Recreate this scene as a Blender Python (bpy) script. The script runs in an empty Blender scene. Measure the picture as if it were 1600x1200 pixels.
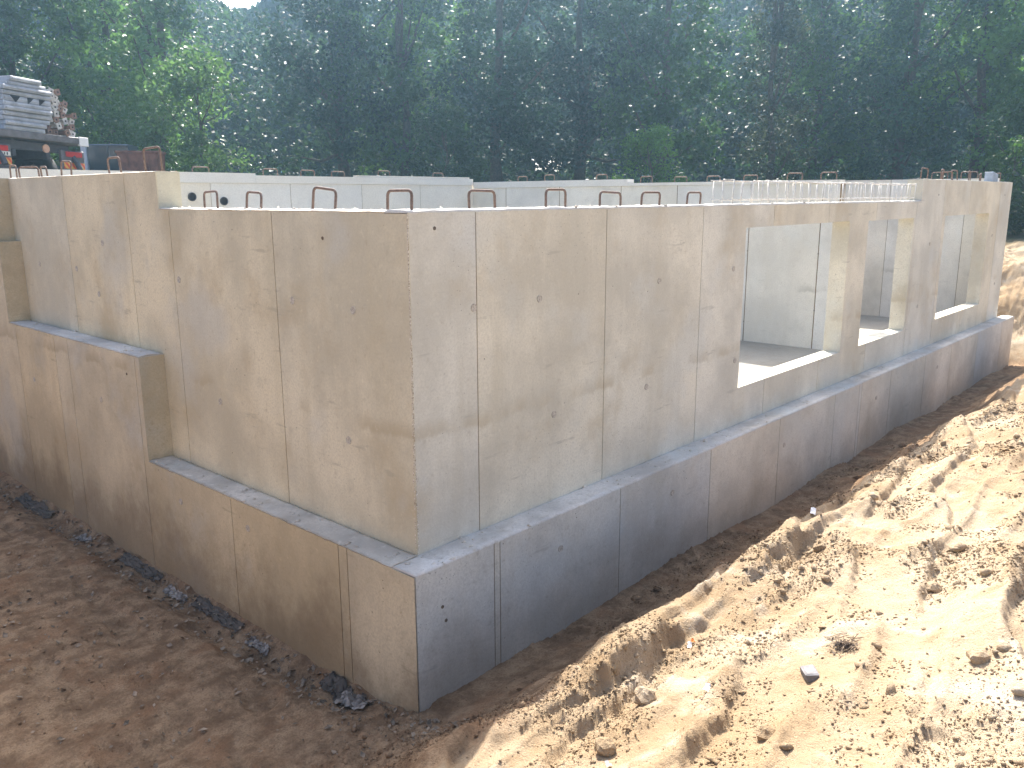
import bpy, math, random
import numpy as np
from mathutils import Matrix, Vector

random.seed(7)
RNG = np.random.default_rng(11)
R = math.radians
scene = bpy.context.scene
col = scene.collection

# ------------------------------------------------------------------ camera, sky, sun, exposure
CAM = Vector((-3.5575, -4.1029, 2.3962))
c_fw = Vector((0.72352, 0.65571, -0.21578)); c_r = Vector((0.67082, -0.74161, -0.0043)); c_u = Vector((0.16284, 0.14164, 0.97643))
cd = bpy.data.cameras.new('camera'); cam = bpy.data.objects.new('camera', cd); col.objects.link(cam)
m = Matrix.Identity(4)
for i in range(3):
    m[i][0] = c_r[i]; m[i][1] = c_u[i]; m[i][2] = -c_fw[i]; m[i][3] = CAM[i]
cam.matrix_world = m
cd.sensor_width = 36.0; cd.lens = 1323.1 / 1600 * 36; cd.clip_start = 0.05; cd.clip_end = 2000
scene.camera = cam

SUN_AZ, SUN_EL = R(44), R(46.5)          # azimuth from +X towards +Y
world = bpy.data.worlds.new('World'); scene.world = world; world.use_nodes = True
wn = world.node_tree; wn.nodes.clear()
sky = wn.nodes.new('ShaderNodeTexSky'); sky.sky_type = 'NISHITA'; sky.sun_disc = False
sky.sun_elevation = SUN_EL; sky.sun_rotation = R(90) - SUN_AZ
sky.altitude = 100; sky.air_density = 0.8; sky.dust_density = 5.0; sky.ozone_density = 0.6
bg = wn.nodes.new('ShaderNodeBackground'); bg.inputs['Strength'].default_value = 0.15
wo = wn.nodes.new('ShaderNodeOutputWorld')
wn.links.new(sky.outputs[0], bg.inputs[0]); wn.links.new(bg.outputs[0], wo.inputs[0])
sl = bpy.data.lights.new('sun', 'SUN'); sl.energy = 4.6; sl.angle = R(0.53); sl.color = (1.0, 0.95, 0.87)
so = bpy.data.objects.new('sun', sl); col.objects.link(so)
sd = Vector((math.cos(SUN_AZ) * math.cos(SUN_EL), math.sin(SUN_AZ) * math.cos(SUN_EL), math.sin(SUN_EL)))
so.rotation_euler = sd.to_track_quat('Z', 'Y').to_euler(); so.location = sd * 40
vs = scene.view_settings
vs.view_transform = 'Standard'; vs.look = 'None'; vs.gamma = 1.0; vs.use_curve_mapping = False
vs.exposure = 1.38
scene.render.engine = 'CYCLES'
cy = scene.cycles
cy.max_bounces = 8; cy.diffuse_bounces = 4; cy.glossy_bounces = 2; cy.transmission_bounces = 4; cy.volume_bounces = 1
cy.transparent_max_bounces = 8; cy.use_denoising = True
cy.sample_clamp_indirect = 6.0
cy.use_light_tree = False

# ------------------------------------------------------------------ helpers
def link(o, parent=None):
    col.objects.link(o)
    if parent is not None:
        o.parent = parent
    return o
def tag(o, label=None, cat=None, group=None, kind=None):
    if label: o['label'] = label
    if cat: o['category'] = cat
    if group: o['group'] = group
    if kind: o['kind'] = kind
    return o
def empty(name, loc=(0, 0, 0), rz=0.0):
    o = bpy.data.objects.new(name, None); o.empty_display_size = 0.1
    o.location = loc; o.rotation_euler = (0, 0, rz)
    return link(o)
def mesh_np(name, verts, faces, mat=None, smooth=False):
    """verts (n,3) array, faces (m,k) array with constant k"""
    verts = np.asarray(verts, np.float32); faces = np.asarray(faces, np.int32)
    me = bpy.data.meshes.new(name)
    k = faces.shape[1]
    me.vertices.add(len(verts)); me.vertices.foreach_set('co', verts.ravel())
    me.loops.add(faces.size); me.loops.foreach_set('vertex_index', faces.ravel())
    me.polygons.add(len(faces)); me.polygons.foreach_set('loop_start', np.arange(0, faces.size, k, dtype=np.int32))
    me.update(calc_edges=True)
    if smooth: me.polygons.foreach_set('use_smooth', np.ones(len(faces), bool))
    if mat: me.materials.append(mat)
    return me
class MB:
    """collects boxes, tubes and prisms into ONE mesh"""
    def __init__(s): s.v = []; s.f = []; s.mi = []
    def add(s, v, f, mi=0):
        b = len(s.v); s.v += [tuple(x) for x in v]; s.f += [tuple(i + b for i in q) for q in f]; s.mi += [mi] * len(f)
        return s
    def box(s, lo, hi, mi=0, M=None):
        x0, y0, z0 = lo; x1, y1, z1 = hi
        v = [Vector(q) for q in ((x0, y0, z0), (x1, y0, z0), (x1, y1, z0), (x0, y1, z0), (x0, y0, z1), (x1, y0, z1), (x1, y1, z1), (x0, y1, z1))]
        if M is not None: v = [M @ q for q in v]
        return s.add(v, [(0, 3, 2, 1), (4, 5, 6, 7), (0, 1, 5, 4), (1, 2, 6, 5), (2, 3, 7, 6), (3, 0, 4, 7)], mi)
    def bbox(s, lo, hi, b=0.01, mi=0, M=None):
        """box with chamfered vertical and horizontal edges (24 verts)"""
        x0, y0, z0 = lo; x1, y1, z1 = hi
        import itertools
        v = []; idx = {}
        for sx, sy, sz in itertools.product((0, 1), repeat=3):
            X = (x0, x1)[sx]; Y = (y0, y1)[sy]; Z = (z0, z1)[sz]
            dx = b if sx == 0 else -b; dy = b if sy == 0 else -b; dz = b if sz == 0 else -b
            for a, q in (('x', (X, Y + dy, Z + dz)), ('y', (X + dx, Y, Z + dz)), ('z', (X + dx, Y + dy, Z))):
                idx[(sx, sy, sz, a)] = len(v); v.append(Vector(q))
        f = []
        for a, ax in (('x', 0), ('y', 1), ('z', 2)):
            for sgn in (0, 1):
                oth = [k for k in range(3) if k != ax]
                ring = []
                for p, q in ((0, 0), (1, 0), (1, 1), (0, 1)):
                    t = [0, 0, 0]; t[ax] = sgn; t[oth[0]] = p; t[oth[1]] = q
                    ring.append(idx[(t[0], t[1], t[2], a)])
                f.append(tuple(ring))
        for ax in range(3):
            o1, o2 = [k for k in range(3) if k != ax]; n = 'xyz'
            for p in (0, 1):
                for q in (0, 1):
                    t0 = [0, 0, 0]; t0[o1] = p; t0[o2] = q; t1 = list(t0); t1[ax] = 1
                    f.append((idx[(*t0, n[o1])], idx[(*t1, n[o1])], idx[(*t1, n[o2])], idx[(*t0, n[o2])]))
        for c in itertools.product((0, 1), repeat=3):
            f.append(tuple(idx[(*c, a)] for a in 'xyz'))
        if M is not None: v = [M @ q for q in v]
        return s.add(v, f, mi)
    def tube(s, pts, r, n=8, mi=0, closed=False):
        pts = [Vector(p) for p in pts]; N = len(pts); rings = []
        rr = r if isinstance(r, (list, tuple)) else [r] * N
        prev = None
        for i, p in enumerate(pts):
            a = pts[(i - 1) % N] if (closed or i > 0) else p
            b = pts[(i + 1) % N] if (closed or i < N - 1) else p
            t = (b - a).normalized()
            if prev is None:
                ref = Vector((0, 0, 1)) if abs(t.z) < 0.9 else Vector((1, 0, 0))
                nrm = t.cross(ref).normalized()
            else:
                nrm = (prev - t * prev.dot(t)).normalized()
            prev = nrm; bn = t.cross(nrm)
            rings.append([p + (nrm * math.cos(2 * math.pi * k / n) + bn * math.sin(2 * math.pi * k / n)) * rr[i] for k in range(n)])
        v = [q for ring in rings for q in ring]; f = []
        for i in range(N if closed else N - 1):
            j = (i + 1) % N
            for k in range(n):
                k2 = (k + 1) % n
                f.append((i * n + k, i * n + k2, j * n + k2, j * n + k))
        if not closed:
            f.append(tuple(range(n - 1, -1, -1))); f.append(tuple((N - 1) * n + k for k in range(n)))
        return s.add(v, f, mi)
    def prism(s, poly, d0, d1, axes='xz', mi=0):
        """polygon in the plane given by axes, extruded along the third axis"""
        n = len(poly); v = []
        for d in (d0, d1):
            for a, b in poly:
                v.append({'xz': (a, d, b), 'yz': (d, a, b), 'xy': (a, b, d)}[axes])
        f = [tuple(range(n)), tuple(range(2 * n - 1, n - 1, -1))] + [(i, (i + 1) % n, n + (i + 1) % n, n + i)[::-1] for i in range(n)]
        return s.add(v, f, mi)
    def mesh(s, name, mats, smooth=False):
        import bmesh
        me = bpy.data.meshes.new(name); me.from_pydata([tuple(x) for x in s.v], [], s.f)
        for mt in (mats if isinstance(mats, (list, tuple)) else [mats]): me.materials.append(mt)
        me.polygons.foreach_set('material_index', np.array(s.mi, np.int32))
        bm = bmesh.new(); bm.from_mesh(me); bmesh.ops.recalc_face_normals(bm, faces=bm.faces); bm.to_mesh(me); bm.free()
        if smooth: me.polygons.foreach_set('use_smooth', np.ones(len(me.polygons), bool))
        me.update()
        return me
    def build(s, name, mats, parent=None, smooth=False):
        return link(bpy.data.objects.new(name, s.mesh(name, mats, smooth)), parent)

# ---- numpy gradient noise
_perm = RNG.permutation(512); _perm = np.concatenate([_perm, _perm, _perm]); _ang = RNG.random(512) * 2 * math.pi
_gx, _gy = np.cos(_ang), np.sin(_ang)
def pnoise(x, y):
    xi = np.floor(x).astype(int); yi = np.floor(y).astype(int); xf = x - xi; yf = y - yi
    u = xf * xf * xf * (xf * (xf * 6 - 15) + 10); v = yf * yf * yf * (yf * (yf * 6 - 15) + 10)
    def g(ix, iy, fx, fy):
        h = _perm[(_perm[ix & 511] + iy) & 511]
        return _gx[h] * fx + _gy[h] * fy
    a = g(xi, yi, xf, yf); b = g(xi + 1, yi, xf - 1, yf); c = g(xi, yi + 1, xf, yf - 1); d = g(xi + 1, yi + 1, xf - 1, yf - 1)
    return ((a + (b - a) * u) * (1 - v) + (c + (d - c) * u) * v) * 1.5
def fbm(x, y, oct=4, gain=0.5):
    s = 0; a = 1; n = 0
    for i in range(oct):
        s = s + a * pnoise(x * 2 ** i + 17.3 * i, y * 2 ** i - 9.1 * i); n += a; a *= gain
    return s / n
def sstep(a, b, x):
    t = np.clip((x - a) / (b - a), 0, 1); return t * t * (3 - 2 * t)

# ------------------------------------------------------------------ materials
class NT:
    def __init__(s, name):
        s.m = bpy.data.materials.new(name); s.m.use_nodes = True; s.t = s.m.node_tree; s.t.nodes.clear()
        s.out = s.n('ShaderNodeOutputMaterial')
    def n(s, typ, **kw):
        nd = s.t.nodes.new(typ)
        for k, v in kw.items(): setattr(nd, k, v)
        return nd
    def l(s, a, b): s.t.links.new(a, b)
    def val(s, sock, v):
        if hasattr(v, 'is_linked') or isinstance(v, bpy.types.NodeSocket): s.l(v, sock)
        else: sock.default_value = v
    def noise(s, vec, scale, detail=4, rough=0.55):
        nd = s.n('ShaderNodeTexNoise'); s.l(vec, nd.inputs['Vector'])
        nd.inputs['Scale'].default_value = scale; nd.inputs['Detail'].default_value = detail; nd.inputs['Roughness'].default_value = rough
        return nd.outputs[0]
    def mapping(s, vec, scale, loc=(0, 0, 0)):
        nd = s.n('ShaderNodeMapping'); s.l(vec, nd.inputs[0]); nd.inputs['Scale'].default_value = scale; nd.inputs['Location'].default_value = loc
        return nd.outputs[0]
    def rng(s, v, a, b, c=0.0, d=1.0, smooth=True):
        nd = s.n('ShaderNodeMapRange'); nd.clamp = True
        if smooth: nd.interpolation_type = 'SMOOTHSTEP'
        s.val(nd.inputs[0], v); nd.inputs[1].default_value = a; nd.inputs[2].default_value = b; nd.inputs[3].default_value = c; nd.inputs[4].default_value = d
        return nd.outputs[0]
    def math(s, op, a, b=0.0):
        nd = s.n('ShaderNodeMath', operation=op); s.val(nd.inputs[0], a); s.val(nd.inputs[1], b); return nd.outputs[0]
    def mix(s, f, a, b, blend='MIX'):
        nd = s.n('ShaderNodeMix', data_type='RGBA', blend_type=blend)
        s.val(nd.inputs[0], f)
        for i, c in ((6, a), (7, b)):
            if isinstance(c, bpy.types.NodeSocket): s.l(c, nd.inputs[i])
            else: nd.inputs[i].default_value = (*c[:3], 1)
        return nd.outputs[2]
    def bump(s, h, strength, dist=0.01, nrm=None):
        nd = s.n('ShaderNodeBump'); nd.inputs['Strength'].default_value = strength; nd.inputs['Distance'].default_value = dist
        s.l(h, nd.inputs['Height'])
        if nrm is not None: s.l(nrm, nd.inputs['Normal'])
        return nd.outputs[0]
    def bsdf(s, color, rough=0.8, nrm=None, metal=0.0, spec=0.5):
        nd = s.n('ShaderNodeBsdfPrincipled')
        if isinstance(color, bpy.types.NodeSocket): s.l(color, nd.inputs['Base Color'])
        else: nd.inputs['Base Color'].default_value = (*color[:3], 1)
        s.val(nd.inputs['Roughness'], rough); nd.inputs['Metallic'].default_value = metal
        nd.inputs['Specular IOR Level'].default_value = spec
        if nrm is not None: s.l(nrm, nd.inputs['Normal'])
        return nd
    def done(s, sh):
        s.l(sh.outputs[0], s.out.inputs[0]); return s.m
    def pos(s): return s.n('ShaderNodeNewGeometry').outputs['Position']

def concrete(name, base, stain=(0.30, 0.21, 0.11), stain_amt=0.5, mud=0.0, holes=True, contrast=1.25, rough=0.82, along='x'):
    t = NT(name); p = t.pos()
    b = np.array(base)
    n1 = t.noise(p, 0.9, 6, 0.6); n2 = t.noise(t.mapping(p, (4, 4, 0.5)), 1.0, 4, 0.6); n3 = t.noise(p, 55, 4, 0.7); n4 = t.noise(p, 4.5, 5, 0.62)
    c = t.mix(t.rng(n1, 0.36, 0.66), tuple(b * (1 - 0.16 * contrast)), tuple(np.minimum(b * (1 + 0.13 * contrast), 0.9)))
    # the streaks left by rain and by the release oil
    c = t.mix(t.math('MULTIPLY', t.rng(n2, 0.5, 0.72), 0.32 * contrast), c, tuple(b * np.array((0.80, 0.77, 0.70))))
    c = t.mix(t.math('MULTIPLY', t.rng(n2, 0.46, 0.28), 0.2 * contrast), c, tuple(np.minimum(b * np.array((1.22, 1.22, 1.22)), 0.92)))
    # ochre patches
    st = t.math('MULTIPLY', t.rng(t.noise(t.mapping(p, (1, 1, 0.8), (3.1, 7.7, 1.3)), 1.35, 5, 0.62), 0.52, 0.72), stain_amt)
    c = t.mix(st, c, stain)
    sz = t.n('ShaderNodeSeparateXYZ'); t.l(p, sz.inputs[0])
    zz_ = t.math('ADD', sz.outputs[2], t.math('MULTIPLY', t.math('SUBTRACT', t.noise(t.mapping(p, (1, 1, 0)), 2.2, 5, 0.7), 0.5), 0.28))
    ln = t.math('MULTIPLY', t.rng(zz_, 0.79, 0.83), t.rng(zz_, 0.83, 0.95, 1.0, 0.0))
    ln = t.math('MULTIPLY', ln, t.rng(t.noise(t.mapping(p, (1, 1, 0.2), (5, 2, 0)), 1.7, 3), 0.48, 0.60))
    c = t.mix(t.math('MULTIPLY', ln, 0.55), c, tuple(np.array(stain) * 0.9))
    gb = t.rng(t.noise(t.mapping(p, (1, 1, 0.9), (11, 5, 2)), 0.8, 4, 0.6), 0.54, 0.68)
    c = t.mix(t.math('MULTIPLY', gb, 0.38 * contrast), c, tuple(np.array((0.98, 1.02, 1.00)) * float(b.mean())))
    sc_ = t.math('MULTIPLY', t.rng(t.noise(t.mapping(p, (1.4, 1.4, 9), (2, 9, 4)), 1.3, 5, 0.65), 0.63, 0.72), 0.5 * contrast)
    c = t.mix(sc_, c, tuple(b * 0.6))
    # fine blotches and grain
    c = t.mix(t.math('MULTIPLY', t.rng(n4, 0.55, 0.8), 0.45 * contrast), c, tuple(b * 0.66))
    n5 = t.noise(p, 16, 5, 0.7)
    c = t.mix(t.math('MULTIPLY', t.rng(n5, 0.54, 0.78), 0.55 * contrast), c, tuple(b * np.array((0.62, 0.57, 0.50))))
    c = t.mix(t.math('MULTIPLY', t.rng(n5, 0.44, 0.25), 0.35 * contrast), c, tuple(np.minimum(b * 1.22, 0.92)))
    c = t.mix(t.math('MULTIPLY', t.rng(n3, 0.38, 0.68), 0.42), c, tuple(b * 0.66))
    oi = t.n('ShaderNodeObjectInfo').outputs['Random']
    c = t.mix(t.rng(oi, 0, 1, 0.0, 0.20, False), c, tuple(b * np.array((0.78, 0.76, 0.74))))
    r2 = t.math('FRACT', t.math('MULTIPLY', oi, 7.31))
    c = t.mix(1.0, c, t.mix(r2, (1.00, 0.975, 0.90), (0.965, 0.99, 1.01)), 'MULTIPLY')
    h = t.math('ADD', t.math('ADD', t.math('MULTIPLY', n3, 0.35), t.math('MULTIPLY', n4, 0.5)), t.math('MULTIPLY', n5, 0.35))
    if holes:
        vo = t.n('ShaderNodeTexVoronoi'); t.l(p, vo.inputs['Vector']); vo.inputs['Scale'].default_value = 13.0
        d = t.rng(vo.outputs['Distance'], 0.045, 0.1, 1.0, 0.0)
        gate = t.rng(t.noise(p, 2.1, 2), 0.54, 0.62)
        sep = t.n('ShaderNodeSeparateColor'); t.l(vo.outputs['Color'], sep.inputs[0])
        gate2 = t.rng(sep.outputs[0], 0.6, 0.65)
        hh = t.math('MULTIPLY', t.math('MULTIPLY', d, gate), gate2)
        v2 = t.n('ShaderNodeTexVoronoi'); t.l(p, v2.inputs['Vector']); v2.inputs['Scale'].default_value = 34.0
        s2 = t.n('ShaderNodeSeparateColor'); t.l(v2.outputs['Color'], s2.inputs[0])
        h2 = t.math('MULTIPLY', t.math('MULTIPLY', t.rng(v2.outputs['Distance'], 0.07, 0.16, 1.0, 0.0), t.rng(s2.outputs[1], 0.72, 0.76)), t.rng(t.noise(p, 1.3, 3), 0.50, 0.60))
        hh = t.math('MAXIMUM', hh, t.math('MULTIPLY', h2, 0.8))
        c = t.mix(t.math('MULTIPLY', hh, 0.75), c, (0.09, 0.07, 0.05))
        h = t.math('SUBTRACT', h, t.math('MULTIPLY', hh, 1.5))
    if mud > 0:
        sx = t.n('ShaderNodeSeparateXYZ'); t.l(p, sx.inputs[0])
        nm = t.noise(t.mapping(p, (1.0, 1.0, 0.8)), 1.5, 7, 0.68)
        lim = t.math('ADD', sx.outputs[2], t.math('MULTIPLY', t.math('SUBTRACT', nm, 0.5), 1.9))
        mf = t.rng(lim, -1.05, -0.25, 1.0, 0.0)
        c = t.mix(t.math('MULTIPLY', mf, mud), c, (0.13, 0.085, 0.045))
    return t.done(t.bsdf(c, rough, t.bump(h, 0.5, 0.008), spec=0.3))
def plain(name, color, rough=0.6, metal=0.0, var=0.15, scale=12, bump=0.0, spec=0.5):
    t = NT(name); p = t.pos(); n1 = t.noise(p, scale, 4, 0.6); b = np.array(color)
    c = t.mix(t.rng(n1, 0.3, 0.7), tuple(b * (1 - var)), tuple(np.minimum(b * (1 + var), 0.95)))
    return t.done(t.bsdf(c, rough, t.bump(n1, bump, 0.01) if bump else None, metal, spec))

M = {}
M['conc_left'] = concrete('concrete_warm', (0.675, 0.615, 0.465), stain=(0.47, 0.375, 0.225), stain_amt=0.6)
M['conc_right'] = concrete('concrete_beige', (0.685, 0.65, 0.555), stain=(0.49, 0.395, 0.25), stain_amt=0.55)
M['conc_low_left'] = concrete('concrete_ochre', (0.60, 0.52, 0.37), stain=(0.37, 0.275, 0.155), stain_amt=0.5, mud=0.6)
M['conc_low_right'] = concrete('concrete_grey', (0.62, 0.60, 0.545), stain=(0.46, 0.37, 0.27), stain_amt=0.3, mud=0.32)
M['conc_joint'] = concrete('concrete_joint', (0.24, 0.175, 0.11), stain_amt=0.2, holes=False)
M['conc_inner'] = concrete('concrete_pale', (0.80, 0.76, 0.69), stain=(0.55, 0.5, 0.42), stain_amt=0.15, holes=False, contrast=0.45)
M['conc_cross'] = concrete('concrete_cross_wall', (0.78, 0.745, 0.68), stain=(0.40, 0.38, 0.33), stain_amt=0.4, holes=False, contrast=0.8)
M['conc_band'] = concrete('concrete_band', (0.78, 0.75, 0.70), stain_amt=0.05, holes=False, contrast=0.4)
M['conc_ledge'] = concrete('concrete_ledge', (0.66, 0.62, 0.57), stain=(0.26, 0.22, 0.17), stain_amt=0.55, holes=True, contrast=2.0, rough=0.9)
M['conc_crust'] = concrete('concrete_crust', (0.66, 0.63, 0.58), stain_amt=0.1, holes=False, contrast=0.8, rough=0.9)
M['conc_floor'] = concrete('concrete_floor', (0.36, 0.34, 0.31), stain_amt=0.1, holes=False, contrast=1.0)
M['tie'] = plain('tie_plug', (0.44, 0.40, 0.335), 0.85, var=0.3, scale=60)
M['tie_dark'] = plain('tie_void', (0.13, 0.10, 0.07), 0.9, var=0.3, scale=60)
M['sleeve'] = plain('pipe_sleeve_grey', (0.06, 0.062, 0.066), 0.55)
M['sleeve_dark'] = plain('pipe_inside', (0.02, 0.02, 0.022), 0.9)

def rust_mat():
    t = NT('rusty_steel'); p = t.pos(); n = t.noise(p, 60, 4, 0.6)
    c = t.mix(t.rng(n, 0.3, 0.7), (0.11, 0.067, 0.05), (0.20, 0.14, 0.11))
    return t.done(t.bsdf(c, 0.75, t.bump(n, 0.3, 0.003), 0.15))
M['rust'] = rust_mat()
M['glare_steel'] = plain('sunlit_bare_steel', (0.62, 0.60, 0.56), 0.55, 0.2, scale=30)  # bare steel, with the sun glare put into its whitish colour

def sand_mat():
    t = NT('sand'); p = t.pos()
    n1 = t.noise(p, 0.9, 6, 0.6); n2 = t.noise(p, 6, 6, 0.65); n3 = t.noise(p, 70, 4, 0.7); n4 = t.noise(t.mapping(p, (1, 1, 1), (9, 3, 5)), 2.3, 5, 0.6)
    c = t.mix(t.rng(n1, 0.35, 0.65), (0.35, 0.25, 0.15), (0.48, 0.38, 0.265))
    c = t.mix(t.math('MULTIPLY', t.rng(n2, 0.52, 0.72), 0.6), c, (0.31, 0.205, 0.11))
    c = t.mix(t.math('MULTIPLY', t.rng(n4, 0.55, 0.7), 0.6), c, (0.58, 0.51, 0.41))
    c = t.mix(t.math('MULTIPLY', t.rng(n3, 0.4, 0.75), 0.4), c, (0.26, 0.175, 0.10))
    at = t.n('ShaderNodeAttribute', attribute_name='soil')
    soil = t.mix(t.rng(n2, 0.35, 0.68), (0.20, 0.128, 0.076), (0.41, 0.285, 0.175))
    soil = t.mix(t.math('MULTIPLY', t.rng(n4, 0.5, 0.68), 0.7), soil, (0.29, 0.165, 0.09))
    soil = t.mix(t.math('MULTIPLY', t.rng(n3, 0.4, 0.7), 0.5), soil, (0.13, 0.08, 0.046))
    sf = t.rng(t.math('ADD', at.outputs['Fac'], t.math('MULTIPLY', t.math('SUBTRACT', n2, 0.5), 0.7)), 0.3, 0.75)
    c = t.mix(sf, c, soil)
    gr = t.n('ShaderNodeAttribute', attribute_name='turf')
    c = t.mix(gr.outputs['Fac'], c, t.mix(t.rng(n2, 0.4, 0.6), (0.05, 0.065, 0.025), (0.10, 0.085, 0.045)))
    h = t.math('ADD', t.math('MULTIPLY', n3, 0.9), n2)
    h = t.math('ADD', h, t.math('MULTIPLY', t.noise(p, 190, 3, 0.7), 0.35))
    return t.done(t.bsdf(c, 0.95, t.bump(h, 0.9, 0.02), spec=0.15))
M['sand'] = sand_mat()
M['clod'] = M['sand']

# ------------------------------------------------------------------ terrain
def terrain_base(x, y):
    u = -y - 0.24
    u2 = u + 0.16 * pnoise(x * 0.55 + 4.2, y * 0.0 + 1.7) + 0.07 * pnoise(x * 1.9, y * 0.6 + 8.0)
    bank = np.interp(u2, [-1, 0, 0.30, 0.55, 0.95, 1.25, 1.45, 2.2, 3.2, 5.0, 9, 30],
                     [-1.02, -0.97, -0.95, -0.86, -0.58, -0.31, -0.17, 0.07, 0.35, 0.78, 1.3, 2.2])
    rest = np.interp(x, [-60, -8, -4.5, -3, 15.7, 16.6, 18.2, 24, 40], [2.3, 2.2, -0.6, -1.05, -1.05, -0.45, 0.85, 1.35, 2.2])
    back = np.interp(y, [-10, 10.2, 11.6, 14, 60], [-1.05, -1.05, 2.3, 2.42, 2.6])
    bank = bank - 0.06 * sstep(0.9, 1.3, u) * (1 - sstep(2.2, 3.2, u)) * np.exp(-((x + 0.6) / 1.1) ** 2)
    z = np.maximum(np.maximum(bank, rest), back)
    # hollow with rubbish along the left wall
    z = z - 0.10 * np.exp(-((x + 0.42) / 0.16) ** 2) * sstep(-0.3, 0.4, y) * (1 - sstep(8, 9, y))
    z = z + sstep(15.9, 17, x) * (1 - sstep(21, 24, x)) * sstep(-3, -1, y) * (0.22 * fbm(x * 0.9, y * 0.9, 4, 0.6) + 0.16 * np.abs(fbm(x * 2.3, y * 2.3 + 5, 3)))
    return z
def terrain_detail(x, y):
    near = sstep(-9, -5, x) * (1 - sstep(22, 30, x)) * sstep(-9, -6, y) * (1 - sstep(11, 13, y))
    onbank = sstep(0.5, 1.0, -y - 0.24)
    left = sstep(0.0, -0.6, -(-x - 0.24)) * 0
    m = sstep(0.0, 0.32, fbm(x * 0.9 + 31, y * 1.3 + 5, 3))           # rough patches / scraped smooth ones
    d = 0.10 * fbm(x * 0.5 + 3, y * 0.7, 3)
    w = x * 0.35 + y * 0.9
    rid = 1 - np.abs(fbm(x * 0.55 + 1.5 * y * 0.25, y * 2.1 - x * 0.28 + 2.0, 2)) * 2.2
    d = d + onbank * 0.06 * np.clip(rid, 0, 1) ** 3
    # terraces scraped by the excavator bucket: long shallow steps running along the bank
    q = (y * 1.9 - x * 0.42 + 0.55 * fbm(x * 0.6 + 9, y * 0.6, 2) + 0.10 * fbm(x * 5, y * 5, 3)) * 1.15
    fr = q - np.floor(q); d = d + onbank * 0.07 * sstep(0.0, 0.11, fr) * (1 - sstep(0.09, 1.0, fr)) * sstep(-0.25, 0.3, pnoise(x * 0.8 + 50, y * 0.8))
    d = d + (0.35 + 0.65 * m) * 0.045 * fbm(x * 2.6, y * 2.6 + 7, 3)
    bil = np.abs(fbm(x * 7.0, y * 7.0, 3))
    d = d + (0.38 + 0.62 * m) * 0.055 * (bil - 0.22)
    bil2 = np.abs(pnoise(x * 19, y * 19)) + 0.5 * np.abs(pnoise(x * 41, y * 41))
    d = d + (0.35 + 0.65 * m) * 0.022 * (bil2 - 0.35)
    # a broken lip where the bucket cut the bank
    ul = -y - 0.24 + 0.16 * pnoise(x * 0.8, 3.3 + 0 * x) + 0.08 * fbm(x * 5, y * 4, 3) - 0.10 * x * (x < 0)
    lip = sstep(0.95, 1.50, ul) * (1 - sstep(1.53, 1.63, ul))
    d = d + lip * 0.15 * sstep(-1.3, -0.6, x) * (1 - 0.75 * sstep(2.4, 3.6, x)) * np.clip(0.75 + 0.8 * pnoise(x * 1.3 + 7, 0 * x + 2.2), 0.15, 1.2)
    lf = sstep(-0.3, 0.2, y)
    d = d * (1 - 0.5 * lf) + lf * (0.024 * fbm(x * 4.5 + 3, y * 4.5, 4, 0.7) + 0.012 * np.abs(pnoise(x * 15, y * 15)) * sstep(-0.1, 0.3, pnoise(x * 1.7, y * 1.7 + 3)) - 0.04 * sstep(0.25, 0.5, pnoise(x * 2.6 + 8, y * 1.9)))
    return d * near
def terrain(x, y):
    x = np.asarray(x, float); y = np.asarray(y, float)
    return terrain_base(x, y) + terrain_detail(x, y)
#TERRAIN_END

def axis(parts):
    a = []
    for lo, hi, st in parts:
        n = max(1, int(round((hi - lo) / st))); a.append(np.linspace(lo, hi, n, endpoint=False))
    a.append([parts[-1][1]]); return np.concatenate(a)
gx = axis([(-150, -40, 12), (-40, -8, 2), (-8, -3.2, 0.3), (-3.2, 4.0, 0.0175), (4.0, 8.0, 0.03), (8, 15.5, 0.07), (15.5, 21, 0.06), (21, 40, 0.6), (40, 150, 10)])
gy = axis([(-150, -30, 12), (-30, -6, 1.5), (-6, -4, 0.12), (-4.0, 0.0, 0.0175), (0, 3.5, 0.024), (3.5, 8.2, 0.045), (8.2, 13, 0.4), (13, 40, 1.5), (40, 150, 10)])
GX, GY = np.meshgrid(gx, gy, indexing='ij')
GZ = terrain(GX.ravel(), GY.ravel())
nx, ny = len(gx), len(gy)
ii, jj = np.meshgrid(np.arange(nx - 1), np.arange(ny - 1), indexing='ij'); ii = ii.ravel(); jj = jj.ravel()
cxm = 0.5 * (gx[ii] + gx[ii + 1]); cym = 0.5 * (gy[jj] + gy[jj + 1])
keep = ~((cxm > 0.1) & (cxm < 15.2) & (cym > 0.1) & (cym < 9.7))
ii, jj = ii[keep], jj[keep]
F = np.stack([ii * ny + jj, (ii + 1) * ny + jj, (ii + 1) * ny + jj + 1, ii * ny + jj + 1], 1)
used = np.zeros(nx * ny, bool); used[F.ravel()] = True
remap = np.cumsum(used) - 1
V = np.stack([GX.ravel(), GY.ravel(), GZ], 1)[used]; F = remap[F]
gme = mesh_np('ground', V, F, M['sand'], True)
xv, yv = V[:, 0], V[:, 1]
def soil_shade_at(x, y): return (1 - sstep(0.95, 1.55, -y - 0.24 + 0.30 * fbm(x * 0.9, y * 0.9, 2))) * (1 - sstep(15.5, 16.5, x))  # brown damp earth, spread to the shadow edge so the shaded bank reads darker
soil = soil_shade_at(xv, yv)
turf = np.clip(sstep(11, 13, yv) * 0.8 + sstep(20, 23, xv) + sstep(-20, -30, xv), 0, 1)
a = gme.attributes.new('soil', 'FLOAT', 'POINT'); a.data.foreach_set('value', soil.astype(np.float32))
a = gme.attributes.new('turf', 'FLOAT', 'POINT'); a.data.foreach_set('value', turf.astype(np.float32))
ground = link(bpy.data.objects.new('ground', gme)); tag(ground, kind='structure')

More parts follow.
